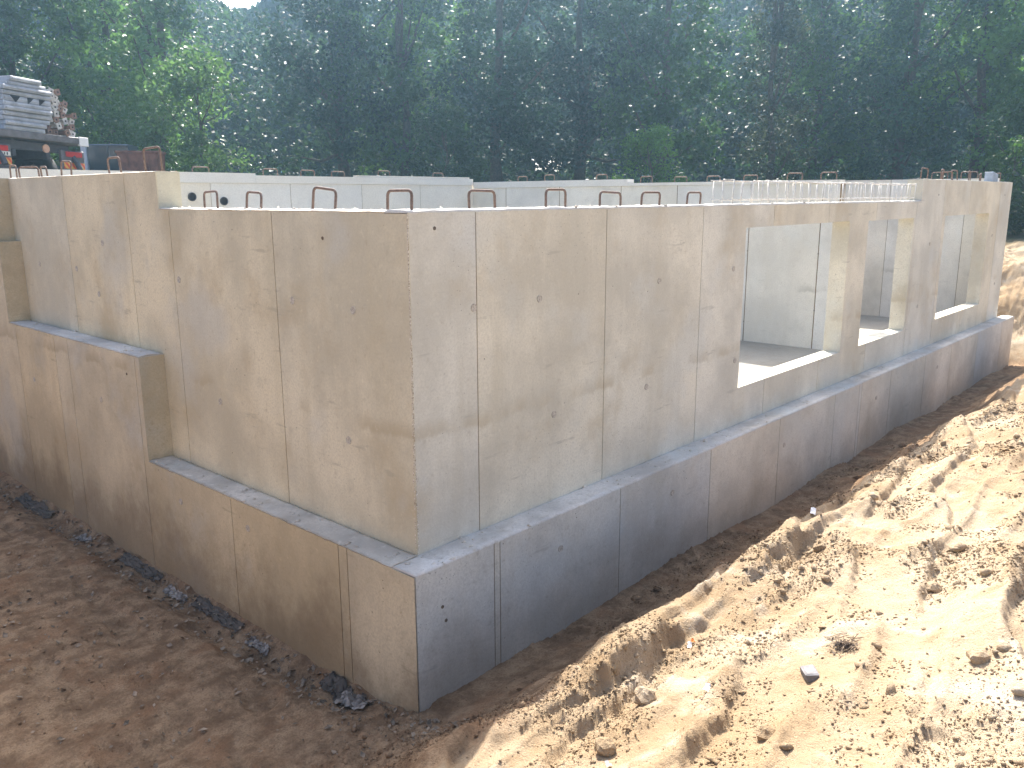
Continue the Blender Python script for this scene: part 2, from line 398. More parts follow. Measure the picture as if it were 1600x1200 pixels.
# ------------------------------------------------------------------ concrete walls
def slab(mb, us, vs, inside, d0, d1, run, mi=0):
    """extrudes the cells of a grid for which inside(u,v) holds: faces only on the outline"""
    us = sorted(set(round(q, 5) for q in us)); vs = sorted(set(round(q, 5) for q in vs))
    nu, nv = len(us) - 1, len(vs) - 1
    msk = [[inside(0.5 * (us[i] + us[i + 1]), 0.5 * (vs[j] + vs[j + 1])) for j in range(nv)] for i in range(nu)]
    P = (lambda u, v, d: (u, d, v)) if run == 'x' else (lambda u, v, d: (d, u, v))
    def quad(a, b, c, d): mb.add([a, b, c, d], [(0, 1, 2, 3)], mi)
    g = lambda i, j: 0 <= i < nu and 0 <= j < nv and msk[i][j]
    for i in range(nu):
        for j in range(nv):
            if not msk[i][j]: continue
            u0, u1, v0, v1 = us[i], us[i + 1], vs[j], vs[j + 1]
            quad(P(u0, v0, d0), P(u1, v0, d0), P(u1, v1, d0), P(u0, v1, d0)); quad(P(u0, v0, d1), P(u0, v1, d1), P(u1, v1, d1), P(u1, v0, d1))
            if not g(i - 1, j): quad(P(u0, v0, d0), P(u0, v1, d0), P(u0, v1, d1), P(u0, v0, d1))
            if not g(i + 1, j): quad(P(u1, v0, d0), P(u1, v0, d1), P(u1, v1, d1), P(u1, v1, d0))
            if not g(i, j - 1): quad(P(u0, v0, d0), P(u0, v0, d1), P(u1, v0, d1), P(u1, v0, d0))
            if not g(i, j + 1): quad(P(u0, v1, d0), P(u1, v1, d0), P(u1, v1, d1), P(u0, v1, d1))
def weld(o, dist=1e-5):
    import bmesh
    bm = bmesh.new(); bm.from_mesh(o.data); bmesh.ops.remove_doubles(bm, verts=bm.verts, dist=dist)
    bmesh.ops.recalc_face_normals(bm, faces=bm.faces); bm.to_mesh(o.data); bm.free(); return o

def wall(name, label, run, u0, u1, dface, dback, steps, openings, joints, mat, skin=0.012, z0=0.0, gap=0.009, jmat=None, outward=-1, joint_gaps=None):
    """a cast wall: core plus one cast panel face between every two formwork joints.
    steps: list of (u_start, top); dface: plane of the visible face"""
    root = empty(name, (0, 0, 0)); tag(root, label, 'wall', kind='thing')
    tops = sorted(steps)
    def top(u):
        h = tops[0][1]
        for a, b in tops:
            if u >= a: h = b
        return h
    def ins(u, v):
        if not (z0 < v < top(u)): return False
        return not any(a < u < b and c < v < d for a, b, c, d in openings)
    sgn = 1 if dback > dface else -1
    mid = dface + sgn * skin
    ub = [u0, u1] + [a for a, _ in tops if u0 < a < u1] + [q for o in openings for q in o[:2]]
    vb = [z0] + [b for _, b in tops] + [q for o in openings for q in o[2:]]
    mb = MB(); slab(mb, ub, vb, ins, min(mid, dback), max(mid, dback), run)
    core = mb.build('core', jmat or mat, root); weld(core)
    for j in sorted(joints):
        if not u0 < j < u1: continue
        zs_ = sorted(set(vb)); z_lo = None; runs = []
        for c0, c1 in zip(zs_[:-1], zs_[1:]):
            if ins(j, 0.5 * (c0 + c1)):
                if runs and abs(runs[-1][1] - c0) < 1e-6: runs[-1][1] = c1
                else: runs.append([c0, c1])
        for c0, c1 in runs:
            q0, q1 = sorted((dface + sgn * 0.0045, mid - sgn * 0.0002)); e = gap / 2 - 0.0002
            lo, hi = ((j - e, q0, c0 + .002), (j + e, q1, c1 - .002)) if run == 'x' else ((q0, j - e, c0 + .002), (q1, j + e, c1 - .002))
            MB().box(lo, hi).build('joint', M['conc_joint'], root)
    js = [u0] + [j for j in sorted(joints) if u0 < j < u1] + [u1]
    for i in range(len(js) - 1):
        a = js[i] + (gap / 2 if i > 0 else 0); b = js[i + 1] - (gap / 2 if i < len(js) - 2 else 0)
        ubp = [a, b] + [q for q in ub if a < q < b]
        cut = [o for o in openings if o[0] <= a and b <= o[1]]
        for part in ([lambda v: v < cut[0][3], lambda v: v > cut[0][2]] if cut else [lambda v: True]):
            mb = MB(); slab(mb, ubp, vb, lambda u, v: ins(u, v) and part(v), min(dface, mid), max(dface, mid), run)
            weld(mb.build('wall_panel', mat, root))
    return root

def crust(name, parent, run, u0, u1, d0, d1, z, mat, amp=0.012, step=0.02, jag=0.006, seed=0, nd=8):
    """rough trowelled / broken top face of a wall as a bumpy strip with a skirt"""
    nu = max(2, int((u1 - u0) / step)); us = np.linspace(u0, u1, nu + 1); t = np.linspace(0, 1, nd + 1)
    U, T = np.meshgrid(us, t, indexing='ij')
    D = d0 + (d1 - d0) * T
    e = jag * fbm(U * 9 + seed, T * 3 + seed, 3); D = D + e * np.where(T < 0.01, 1, np.where(T > 0.99, -1, 0.3)) * 1.0 + np.where(T < 0.01, -0.002, np.where(T > 0.99, 0.001, 0))
    Z = z + 0.003 + amp * (0.35 + 0.65 * np.clip(0.5 + fbm(U * 5 + seed * 3.1, D * 12 + seed, 4), 0, 1.4)) * np.where((T < 0.01) | (T > 0.99), 0.35, 1.0)
    top = np.stack([U, D, Z] if run == 'x' else [D, U, Z], -1).reshape(-1, 3)
    n2 = nd + 1; ii, jj = np.meshgrid(np.arange(nu), np.arange(nd), indexing='ij'); ii = ii.ravel(); jj = jj.ravel()
    f = np.stack([ii * n2 + jj, (ii + 1) * n2 + jj, (ii + 1) * n2 + jj + 1, ii * n2 + jj + 1], 1)
    if run != 'x': f = f[:, ::-1]
    V = [top]; Fs = [f]; base = len(top)
    for jcol, inset in ((0, 0), (nd, 0)):
        ring = top.reshape(nu + 1, n2, 3)[:, jcol].copy(); low = ring.copy(); low[:, 2] = z - 0.004 - (0.012 * np.clip(fbm(us * 11 + seed, us * 0 + jcol, 3) + 0.25, 0, 1) if jcol == 0 else 0)
        k = 1 if run == 'x' else 0
        low[:, k] += 0.005 if jcol == 0 else -0.005
        V += [low]; r = np.arange(nu)
        a = r * n2 + jcol; b = (r + 1) * n2 + jcol
        q = np.stack([a, base + r, base + r + 1, b], 1); base += nu + 1
        Fs.append(q)
    for irow in (0, nu):
        ring = top.reshape(nu + 1, n2, 3)[irow].copy(); low = ring.copy(); low[:, 2] = z - 0.004
        V += [low]; r = np.arange(nd); a = irow * n2 + r
        Fs.append(np.stack([a, a + 1, base + r + 1, base + r], 1)); base += n2
    me = mesh_np(name, np.concatenate(V), np.concatenate(Fs), mat, False)
    return link(bpy.data.objects.new(name, me), parent)

def loop_mesh(w, h, rad=0.0098, key=None):
    c = 0.035; pts = []
    pts.append((-w / 2, 0, -0.05)); pts.append((-w / 2, 0, h - c))
    for k in range(1, 5):
        an = math.pi - k * math.pi / 8; pts.append((-w / 2 + c + c * math.cos(an), 0, h - c + c * math.sin(an)))
    for k in range(0, 5):
        an = math.pi / 2 - k * math.pi / 8; pts.append((w / 2 - c + c * math.cos(an), 0, h - c + c * math.sin(an)))
    pts.append((w / 2, 0, -0.05))
    return MB().tube(pts, rad, 8).mesh('rebar_loop', M['rust'], True)
LOOPS = {}
def rebar_loop(parent, x, y, z, w, h, along, tilt=0.0, yaw=0.0):
    k = (round(w, 2), round(h, 2))
    if k not in LOOPS: LOOPS[k] = loop_mesh(*k)
    o = link(bpy.data.objects.new('rebar_loop', LOOPS[k]), parent)
    o.location = (x, y, z); o.rotation_euler = (R(random.uniform(-4, 4)), R(tilt), (0 if along == 'x' else math.pi / 2) + R(yaw))
    return o
def disc_mesh(r, th, mat, n=14, rim=0.0):
    mb = MB(); ring0 = [(r * math.cos(2 * math.pi * k / n), 0.001, r * math.sin(2 * math.pi * k / n)) for k in range(n)]
    ring1 = [(x * 0.93, -th, z * 0.93) for x, _, z in ring0]; ring2 = [(x * 0.5, -th + 0.0022, z * 0.5) for x, _, z in ring0]
    v = ring0 + ring1 + ring2 + [(0, -th + 0.0028, 0)]
    f = []
    for k in range(n):
        k2 = (k + 1) % n
        f += [(k, k2, n + k2, n + k), (n + k, n + k2, 2 * n + k2, 2 * n + k), (2 * n + k, 2 * n + k2, 3 * n)]
    return mb.add(v, f).mesh('tie_hole', mat, False)
TIE = disc_mesh(0.030, 0.0045, M['tie']); TIE_S = disc_mesh(0.013, 0.003, M['tie_dark'])
def tie_hole(parent, run, u, z, d, small=False):
    o = link(bpy.data.objects.new('tie_hole', TIE_S if small else TIE), parent)
    if run == 'x': o.location = (u, d, z)
    else: o.location = (d, u, z); o.rotation_euler = (0, 0, -math.pi / 2)
    return o

WIN = [(4.53, 7.29, 0.41, 2.08), (7.93, 9.75, 0.41, 2.07), (11.27, 13.92, 0.41, 2.07)]
right = wall('concrete_wall', 'long beige concrete wall with three window openings facing the sand bank', 'x', 0.012, 15.4, 0.0, 0.22,
             [(0, 2.30), (10.0, 2.62)], WIN, [0.61, 2.12, 3.66, 5.15, 6.62, 8.20, 9.83, 11.13, 12.58, 14.57], M['conc_right'], jmat=M['conc_right'])
left = wall('concrete_wall', 'tall beige concrete wall with notched top left of the near corner', 'y', 0.0, 9.92, 0.0, 0.22,
            [(0, 2.30), (3.31, 2.62)], [], [1.53, 3.13, 3.95, 5.40, 6.95], M['conc_left'], jmat=M['conc_left'])
# the core of the left wall must not run into the right wall: cut its first 22 cm
for o in left.children:
    if o.name.startswith('core'):
        for v in o.data.vertices:
            if v.co.y < 0.01: v.co.y = 0.2215
for o in right.children:
    if o.name.startswith('core'):
        pass
low_right = wall('foundation_wall', 'grey lower foundation wall with a ledge, standing in the shaded trench', 'x', -0.238, 15.75, -0.24, -0.001,
                 [(-1, 0.0)], [], [0.51, 0.57, 2.06, 3.58, 5.10, 6.64, 7.44, 7.53, 8.63, 10.15, 11.5, 13.1, 14.81], M['conc_low_right'], z0=-1.6, jmat=M['conc_low_right'])
low_left = wall('foundation_wall', 'stepped ochre foundation wall rising along the brown earth on the left', 'y', -0.252, 9.92, -0.24, -0.001,
                [(-1, 0.0), (3.47, 0.985), (6.80, 1.92), (6.97, 2.63)], [], [0.47, 0.57, 2.02, 3.56, 5.11, 5.47, 6.6, 8.1], M['conc_low_left'], z0=-1.6, jmat=M['conc_low_left'])
for o in low_left.children:      # the corner: the left face wraps round in front of the right wall's end
    for v in o.data.vertices:
        if v.co.y < -0.2:
            v.co.y = -0.24 if v.co.x < -0.2285 else -0.0005
for o in low_right.children:
    for v in o.data.vertices:
        if v.co.x < -0.2: v.co.x = -0.228

crust('ledge_top', low_right, 'x', -0.228, 15.74, -0.238, -0.002, 0.0, M['conc_ledge'], amp=0.016, step=0.022, jag=0.016, seed=1)
crust('ledge_top', low_left, 'y', -0.012, 3.466, -0.238, -0.002, 0.0, M['conc_ledge'], amp=0.016, step=0.022, jag=0.016, seed=2)
crust('ledge_top', low_left, 'y', 3.475, 6.797, -0.238, -0.002, 0.985, M['conc_ledge'], amp=0.016, step=0.022, jag=0.016, seed=3)
crust('wall_top', right, 'x', 0.0, 9.995, 0.0, 0.22, 2.30, M['conc_crust'], amp=0.022, step=0.018, jag=0.010, seed=4)
crust('wall_top', right, 'x', 10.005, 15.4, 0.0, 0.22, 2.62, M['conc_crust'], amp=0.012, step=0.03, jag=0.006, seed=5)
crust('wall_top', left, 'y', 0.2205, 3.305, 0.0, 0.22, 2.30, M['conc_crust'], amp=0.018, step=0.018, jag=0.010, seed=6)
crust('wall_top', left, 'y', 3.315, 9.9, 0.0, 0.22, 2.62, M['conc_crust'], amp=0.012, step=0.03, jag=0.006, seed=7)

# crumbled arris of the near corner: exposed aggregate
def arris(parent, z0, z1):
    n = 420; k = 9; zs = np.linspace(z0, z1, n); v = []
    one = lambda a, b: float(fbm(np.array([a]), np.array([b]), 3)[0])
    for i, z in enumerate(zs):
        rough = (1.0 if z < 1.4 else 0.42) * (0.75 + 0.8 * one(z * 3.1, 0.5))
        wl = max(0.004, 0.020 * rough * (1 + 0.9 * one(z * 23, 4.0)) + random.uniform(-.003, .003))
        wr = max(0.004, 0.024 * rough * (1 + 0.9 * one(z * 21, 9.0)) + random.uniform(-.003, .003))
        cut = 0.0075 * rough
        for j in range(k):
            t_ = j / (k - 1) * 2 - 1
            x, y = (0.0, -t_ * wl) if t_ < 0 else (t_ * wr, 0.0)
            q = 1 - abs(t_)
            off = cut * q - 0.0022 + (random.uniform(-.0055, .0055) * rough if 0 < j < k - 1 else 0.0030)
            v.append((x + off * 0.75, y + off * 0.75, z))
    f = [(i * k + j, i * k + j + 1, (i + 1) * k + j + 1, (i + 1) * k + j) for i in range(n - 1) for j in range(k - 1)]
    return link(bpy.data.objects.new('corner_edge', mesh_np('corner_edge', v, f, M['conc_edge'])), parent)
def edge_mat():
    t = NT('concrete_broken_edge'); p = t.pos(); n1 = t.noise(p, 75, 3, 0.6); n2 = t.noise(p, 22, 4, 0.6)
    c = t.mix(t.rng(n1, 0.40, 0.62), (0.34, 0.28, 0.21), (0.80, 0.76, 0.69)); c = t.mix(t.math('MULTIPLY', t.rng(n2, 0.57, 0.68), 0.85), c, (0.16, 0.12, 0.08))
    return t.done(t.bsdf(c, 0.95, t.bump(n1, 0.8, 0.01), spec=0.2))
M['conc_edge'] = edge_mat()
arris(left, 0.004, 2.300)

# tie holes
for u, z in [(0.58, 1.65), (1.28, 1.65), (2.93, 1.66), (4.30, 1.68), (1.46, 0.72), (2.77, 0.72), (4.43, 0.72), (10.3, 0.72), (10.6, 1.66), (14.3, 1.66), (14.9, 0.72)]:
    tie_hole(right, 'x', u, z, 0.0)
for u, z in [(0.23, 2.20), (10.81, 2.40), (14.9, 2.39)]: tie_hole(right, 'x', u, z, 0.0, True)
for u, z in [(1.32, 1.65), (0.59, 1.64), (0.71, 0.69), (3.05, 1.70), (2.50, 0.69), (5.27, 1.68), (4.56, 1.97), (4.77, 1.45), (6.3, 1.68)]: tie_hole(left, 'y', u, z, 0.0)
for u, z in [(0.9, 2.12)]: tie_hole(left, 'y', u, z, 0.0, True)
for u, z in [(1.26, -0.28), (2.89, -0.26), (5.24, -0.33), (8.1, -0.3), (10.8, -0.28)]: tie_hole(low_right, 'x', u, z, -0.24)
for u, z in [(0.0, -0.29), (0.03, -0.40)]: tie_hole(low_right, 'x', u, z, -0.24, True)
for u, z in [(1.78, -0.20), (2.9, -0.25), (4.4, 0.45), (6.2, 0.4)]: tie_hole(low_left, 'y', u, z, -0.24)
for u, z in [(3.75, 0.80)]: tie_hole(low_left, 'y', u, z, -0.24, True)

# lifting loops of bent bar
for y0, y1, h, t in [(2.47, 2.73, 0.15, 2), (1.84, 2.05, 0.145, -3), (0.91, 1.14, 0.16, -6), (0.08, 0.32, 0.135, 0)]:
    rebar_loop(left, 0.11, (y0 + y1) / 2, 2.30, y1 - y0, h, 'y', t, random.uniform(-8, 8))
for x0, x1, h, t in [(0.67, 0.91, 0.135, 1), (1.48, 1.72, 0.15, 0), (2.18, 2.45, 0.13, 2), (2.79, 3.04, 0.13, 0), (3.52, 3.78, 0.13, 0)]:
    rebar_loop(right, (x0 + x1) / 2, 0.11, 2.30, x1 - x0, h, 'x', t, random.uniform(-6, 6))
for x, w_, h in [(10.37, 0.28, 0.17), (11.25, 0.26, 0.17), (11.55, 0.30, 0.14), (11.95, 0.26, 0.17), (12.82, 0.24, 0.17), (13.5, 0.5, 0.14), (14.75, 0.2, 0.17)]:
    rebar_loop(right, x, 0.11, 2.62, w_, h, 'x', random.uniform(-3, 3), random.uniform(-15, 15))
for y, w_, h, yw in [(3.56, 0.24, 0.22, 10), (4.36, 0.22, 0.16, 5), (5.55, 0.26, 0.16, 0), (6.15, 0.22, 0.12, -5), (6.6, 0.24, 0.13, 35), (7.1, 0.2, 0.16, 0)]:
    rebar_loop(left, 0.11, y, 2.62, w_, h, 'y', random.uniform(-4, 4), yw)

# interior
floor = empty('floor'); tag(floor, kind='structure')
MB().box((0.20, 0.20, -0.45), (15.2, 9.75, -0.15)).build('floor_slab', M['conc_floor'], floor)
A = wall('concrete_wall', 'pale rear concrete wall with two round pipe sleeves behind the near room', 'x', 0.221, 10.399, 9.70, 9.92,
         [(0, 2.65)], [], [2.5, 4.01, 5.6, 7.25, 8.8], M['conc_inner'], z0=-0.15, jmat=M['conc_inner'])
MB().box((0.222, 9.675, 2.652), (4.88, 9.90, 2.825)).build('top_band', M['conc_band'], A)
MB().box((4.883, 9.675, 2.652), (10.37, 9.90, 2.79)).build('top_band', M['conc_band'], A)
MB().box((7.2, 9.72, 2.792), (10.3, 9.89, 2.825)).build('top_board', M['conc_crust'], A)
Cw = wall('concrete_wall', 'pale concrete cross wall seen through the nearest window', 'y', 1.38, 9.92, 10.40, 10.62,
          [(0, 2.59)], [], [1.66, 2.93, 4.4, 5.66, 7.2, 8.7], M['conc_cross'], z0=-0.15, jmat=M['conc_joint'], gap=0.018)
MB().box((10.375, 1.385, 2.592), (10.60, 5.5, 2.645)).build('top_band', M['conc_band'], Cw)
MB().box((10.375, 5.503, 2.592), (10.60, 9.67, 2.72)).build('top_band', M['conc_band'], Cw)
Ew = wall('concrete_wall', 'pale end wall glimpsed through the two farther window openings', 'y', 0.221, 9.92, 15.18, 15.399,
          [(0, 2.71)], [], [0.74, 2.2, 3.7, 5.2, 6.7], M['conc_cross'], z0=-0.15, jmat=M['conc_cross'], gap=0.010)
Bw = wall('concrete_wall', 'pale back wall of the far room beyond the cross wall', 'x', 10.621, 15.179, 9.70, 9.92,
          [(0, 2.62)], [], [12.1, 13.6], M['conc_inner'], z0=-0.15, jmat=M['conc_inner'])
def sleeve(x, z, r=0.072):
    n = 20; ring = lambda rr, y: [(x + rr * math.cos(2 * math.pi * k / n), y, z + rr * math.sin(2 * math.pi * k / n)) for k in range(n)]
    v = ring(r, 9.70) + ring(r, 9.676) + ring(r * 0.84, 9.676) + ring(r * 0.84, 9.696)
    f = []
    for q in range(3):
        for k in range(n): f.append((q * n + k, q * n + (k + 1) % n, (q + 1) * n + (k + 1) % n, (q + 1) * n + k))
    o = MB().add(v, f).build('pipe_sleeve', M['sleeve'], A)
    MB().add(ring(r * 0.84, 9.695), [tuple(range(n))]).build('sleeve_cap', M['sleeve_dark'], o)
sleeve(3.66, 2.42); sleeve(4.24, 2.345)
for x, h, z in [(3.9, 0.07, 2.825), (5.25, 0.10, 2.79), (6.05, 0.09, 2.79), (6.75, 0.08, 2.79), (7.9, 0.08, 2.825), (9.4, 0.06, 2.825)]:
    rebar_loop(A, x, 9.78, z, 0.30, h + 0.02, 'x')
for y, h, z in [(8.3, 0.09, 2.72), (7.55, 0.1, 2.72), (6.2, 0.08, 2.72), (5.15, 0.10, 2.645), (4.4, 0.08, 2.645), (3.72, 0.09, 2.645), (3.0, 0.08, 2.645), (2.2, 0.10, 2.645), (1.62, 0.10, 2.645)]:
    rebar_loop(Cw, 10.5, y, z, 0.26, h + 0.015, 'y')
for y in (0.75, 1.3): rebar_loop(Ew, 15.29, y, 2.71, 0.3, 0.13, 'y')
for (u, z) in [(2.93, 1.45), (2.93, 0.2), (1.66, 1.45), (1.66, 0.5)]: 
    tie_hole(Cw, 'y', u, z, 10.40, True)

# reinforcement cage over the two nearer windows
cage = empty('rebar_cage', (4.1, 0.11, 2.30)); tag(cage, 'pale row of steel stirrups standing above the window openings on the long wall', 'rebar cage')
st_me = MB().tube([(0, -0.055, -0.03), (0, -0.055, 0.255), (0, 0.055, 0.255), (0, 0.055, -0.03)], 0.0065, 6).mesh('stirrup', M['glare_steel'], True)
for i in range(29):
    o = link(bpy.data.objects.new('stirrup', st_me), cage); o.location = (i * 0.205 + random.uniform(-.03, .03), 0, random.uniform(-.02, .008)); o.rotation_euler = (R(random.uniform(-4, 4)), R(random.uniform(-5, 5)), R(random.uniform(-9, 9)))
for dy in (-0.046, 0.046):
    for zz in (0.243, 0.06):
        MB().tube([(-0.05, dy, zz)] + [(0.6 * k, dy, zz + random.uniform(-.005, .005)) for k in range(1, 10)] + [(5.75, dy, zz)], 0.0065, 6).build('long_bar', M['glare_steel'], cage, True)

# small steel bracket at the far end of the wall top
br = empty('steel_bracket', (14.05, 0.11, 2.635)); tag(br, 'blue grey ribbed steel bracket on the far end of the long wall top', 'bracket')
for i in range(4):
    MB().bbox((i * 0.10, -0.07, 0.0), (i * 0.10 + 0.085, 0.07, 0.17 - 0.012 * i), 0.008).build('rib', plain('blue_grey_steel', (0.32, 0.38, 0.46), 0.5, 0.3) if i == 0 else bpy.data.materials['blue_grey_steel'], br)
#SECTION2
# ------------------------------------------------------------------ loose sand, clods and small litter
def scatter_clods():
    ico_v = []; ph = (1 + 5 ** 0.5) / 2
    for a in (-1, 1):
        for b in (-ph, ph): ico_v += [(0, a, b), (a, b, 0), (b, 0, a)]
    ico_v = np.array(ico_v) / math.sqrt(1 + ph * ph)
    d = np.linalg.norm(ico_v[:, None] - ico_v[None], axis=2); e = d[d > 0.01].min() * 1.01
    tri = [(i, j, k) for i in range(12) for j in range(i + 1, 12) for k in range(j + 1, 12) if d[i, j] < e and d[j, k] < e and d[i, k] < e]
    tri = np.array(tri)
    for q in range(len(tri)):
        a, b, c = ico_v[tri[q]]
        if np.dot(np.cross(b - a, c - a), a) < 0: tri[q] = tri[q][::-1]
    oct_v = np.array([(1, 0, 0), (-1, 0, 0), (0, 1, 0), (0, -1, 0), (0, 0, 1), (0, 0, -1)], float)
    oct_f = np.array([(0, 2, 4), (2, 1, 4), (1, 3, 4), (3, 0, 4), (2, 0, 5), (1, 2, 5), (3, 1, 5), (0, 3, 5)])
    VV = []; FF = []; off = 0
    for n, sv, sf, smin, smax, al in ((210000, oct_v, oct_f, 0.0030, 0.009, 2.2), (15000, ico_v, tri, 0.0060, 0.028, 2.6)):
        t = RNG.random(n)
        x = -2.2 + 10.5 * t ** 1.7; y = -0.40 - 3.7 * RNG.random(n)
        left = RNG.random(n) < 0.2
        x = np.where(left, -2.7 + 2.4 * RNG.random(n), x); y = np.where(left, -0.6 + 8 * RNG.random(n) ** 1.5, y)
        dens = sstep(-0.02, 0.34, fbm(x * 0.9 + 31, y * 1.3 + 5, 3)) * 0.9 + 0.45 * sstep(0.1, 0.35, fbm(x * 2.1 + 3, y * 2.1, 2)) + 0.025
        dens = np.where(left, dens * 0.7, dens) * (0.35 + 0.65 * sstep(0.6, 1.1, -y))
        k = RNG.random(n) < dens; x, y = x[k], y[k]; n = len(x); k2 = len(sv)
        size = np.minimum(smin * (1 - RNG.random(n)) ** (-1 / al), smax) * np.clip(0.7 + 0.10 * (x + 2), 0.7, 1.4)
        base = np.stack([x, y, terrain(x, y) + size * 0.3], 1)
        v = sv[None] * (1 + 0.33 * RNG.standard_normal((n, k2, 1))) * size[:, None, None]
        v *= (0.75 + 0.5 * RNG.random((n, 1, 3))) * np.array([1.15, 1.0, 0.8])
        th = RNG.random(n) * 6.28; c_, s_ = np.cos(th)[:, None], np.sin(th)[:, None]
        v = np.stack([v[..., 0] * c_ - v[..., 1] * s_, v[..., 0] * s_ + v[..., 1] * c_, v[..., 2] + 0.25 * v[..., 0]], -1) + base[:, None]
        VV.append(v.reshape(-1, 3)); FF.append((sf[None] + (np.arange(n) * k2)[:, None, None]).reshape(-1, 3) + off); off += n * k2
    v = np.concatenate(VV); f = np.concatenate(FF)
    me = mesh_np('sand_clods', v, f, M['clod'])
    nv = len(v); so_ = soil_shade_at(v[:, 0], v[:, 1])
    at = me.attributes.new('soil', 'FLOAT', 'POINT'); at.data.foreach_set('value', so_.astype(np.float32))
    tag(link(bpy.data.objects.new('sand_clods', me)), 'crumbly clods of sand strewn over the bank', 'clods', kind='stuff')
scatter_clods()

def leaves_np(cen, size, up=0.5, fold=0.25, seed=None):
    """one folded kite per centre"""
    n = len(cen)
    nrm = RNG.standard_normal((n, 3)); nrm[:, 2] = np.abs(nrm[:, 2]) + up; nrm /= np.linalg.norm(nrm, axis=1, keepdims=True)
    t = RNG.standard_normal((n, 3)); t -= nrm * (t * nrm).sum(1, keepdims=True); t /= np.linalg.norm(t, axis=1, keepdims=True)
    b = np.cross(nrm, t); s = np.asarray(size).reshape(-1, 1) * np.ones((n, 1))
    v = np.stack([cen - t * s * 0.5, cen + b * s * 0.32 + nrm * s * fold * 0.3, cen + t * s * 0.55, cen - b * s * 0.32 + nrm * s * fold * 0.3], 1).reshape(-1, 3)
    i = np.arange(n) * 4
    f = np.concatenate([np.stack([i, i + 1, i + 2], 1), np.stack([i, i + 2, i + 3], 1)])
    return v, f
M['litter'] = plain('dead_leaf', (0.20, 0.155, 0.11), 0.8, var=0.75, scale=14)
nl = 2600
lx = -2.7 + 2.45 * RNG.random(nl); ly = -0.8 + 8.5 * RNG.random(nl); lx = np.where(RNG.random(nl) < 0.5, -0.27 - 0.35 * RNG.random(nl) ** 1.5, lx)
v, f = leaves_np(np.stack([lx, ly, terrain(lx, ly) + 0.012], 1), 0.012 + 0.055 * RNG.random(nl) ** 3, up=1.2)
tag(link(bpy.data.objects.new('leaf_litter', mesh_np('leaf_litter', v, f, M['litter']))), 'dry leaves and chips strewn over the shaded brown earth', 'leaf litter', kind='stuff')

# crumpled plastic sheet scraps in the hollow along the left wall
M['film_dark'] = plain('dark_plastic_film', (0.07, 0.06, 0.05), 0.75, var=0.3, scale=8)
M['film_grey'] = plain('grey_plastic_film', (0.22, 0.20, 0.18), 0.65, var=0.5, scale=14)
def film(label, x, y, L, W, rz, mat, seed, amp=0.05):
    n, k = 34, 16
    u, w_ = np.meshgrid(np.linspace(-.5, .5, n), np.linspace(-.5, .5, k), indexing='ij')
    ed = 0.14 * fbm(u * 4 + seed, w_ * 0 + seed, 3)
    lx = u * L + 0.05 * fbm(u * 5 + seed, w_ * 5, 3); ly = w_ * W * (1 + ed * 2) + 0.04 * fbm(u * 6, w_ * 6 + seed, 3)
    c, s = math.cos(rz), math.sin(rz)
    X = x + lx * c - ly * s; Y = y + lx * s + ly * c
    crumple = np.abs(fbm(u * L * 4.5 + seed * 3, w_ * W * 9 + seed + u * 2, 2, 0.5)) * amp * 1.5 + amp * 0.6 * np.clip(fbm(u * 3 + seed, w_ * 3, 2) + .2, 0, 1)
    X = np.minimum(X, -0.25)
    Z = terrain(X.ravel(), Y.ravel()).reshape(X.shape) + 0.006 + crumple
    V = np.stack([X, Y, Z], -1).reshape(-1, 3)
    i, j = np.meshgrid(np.arange(n - 1), np.arange(k - 1), indexing='ij'); i = i.ravel(); j = j.ravel()
    F = np.stack([i * k + j, (i + 1) * k + j, (i + 1) * k + j + 1, i * k + j + 1], 1)
    V[:, :2] -= (x, y); zb = float(V[:, 2].min()); V[:, 2] -= zb
    o = link(bpy.data.objects.new('plastic_scrap', mesh_np('plastic_scrap', V, F, mat, True))); o.location = (x, y, zb)
    tag(o, label, 'plastic scrap', 'plastic scraps along the wall foot')
film('crumpled grey plastic scrap beside the near corner of the foundation', -0.36, 0.30, 0.30, 0.13, 1.7, M['film_grey'], 1, 0.035)
film('black plastic scrap tucked behind the grey one at the near corner', -0.33, 0.55, 0.34, 0.13, 1.4, M['film_dark'], 2, 0.03)
film('small pale plastic scrap halfway between near corner and first wall step', -0.36, 1.55, 0.26, 0.07, 1.65, M['film_grey'], 3, 0.022)
film('long black plastic strip lying under the middle of the low ledge', -0.33, 2.25, 0.75, 0.09, 1.57, M['film_dark'], 4, 0.02)
film('grey torn plastic strip just left of the long black one', -0.37, 2.9, 0.38, 0.07, 1.6, M['film_grey'], 5, 0.025)
film('black plastic strip below the first step of the foundation', -0.33, 3.7, 0.8, 0.09, 1.57, M['film_dark'], 6, 0.02)
film('pale plastic scrap below the second ledge', -0.38, 4.9, 0.34, 0.08, 1.5, M['film_grey'], 7, 0.03)
film('dark plastic sheet at the far left foot of the wall', -0.38, 6.3, 1.0, 0.14, 1.55, M['film_dark'], 8, 0.03)

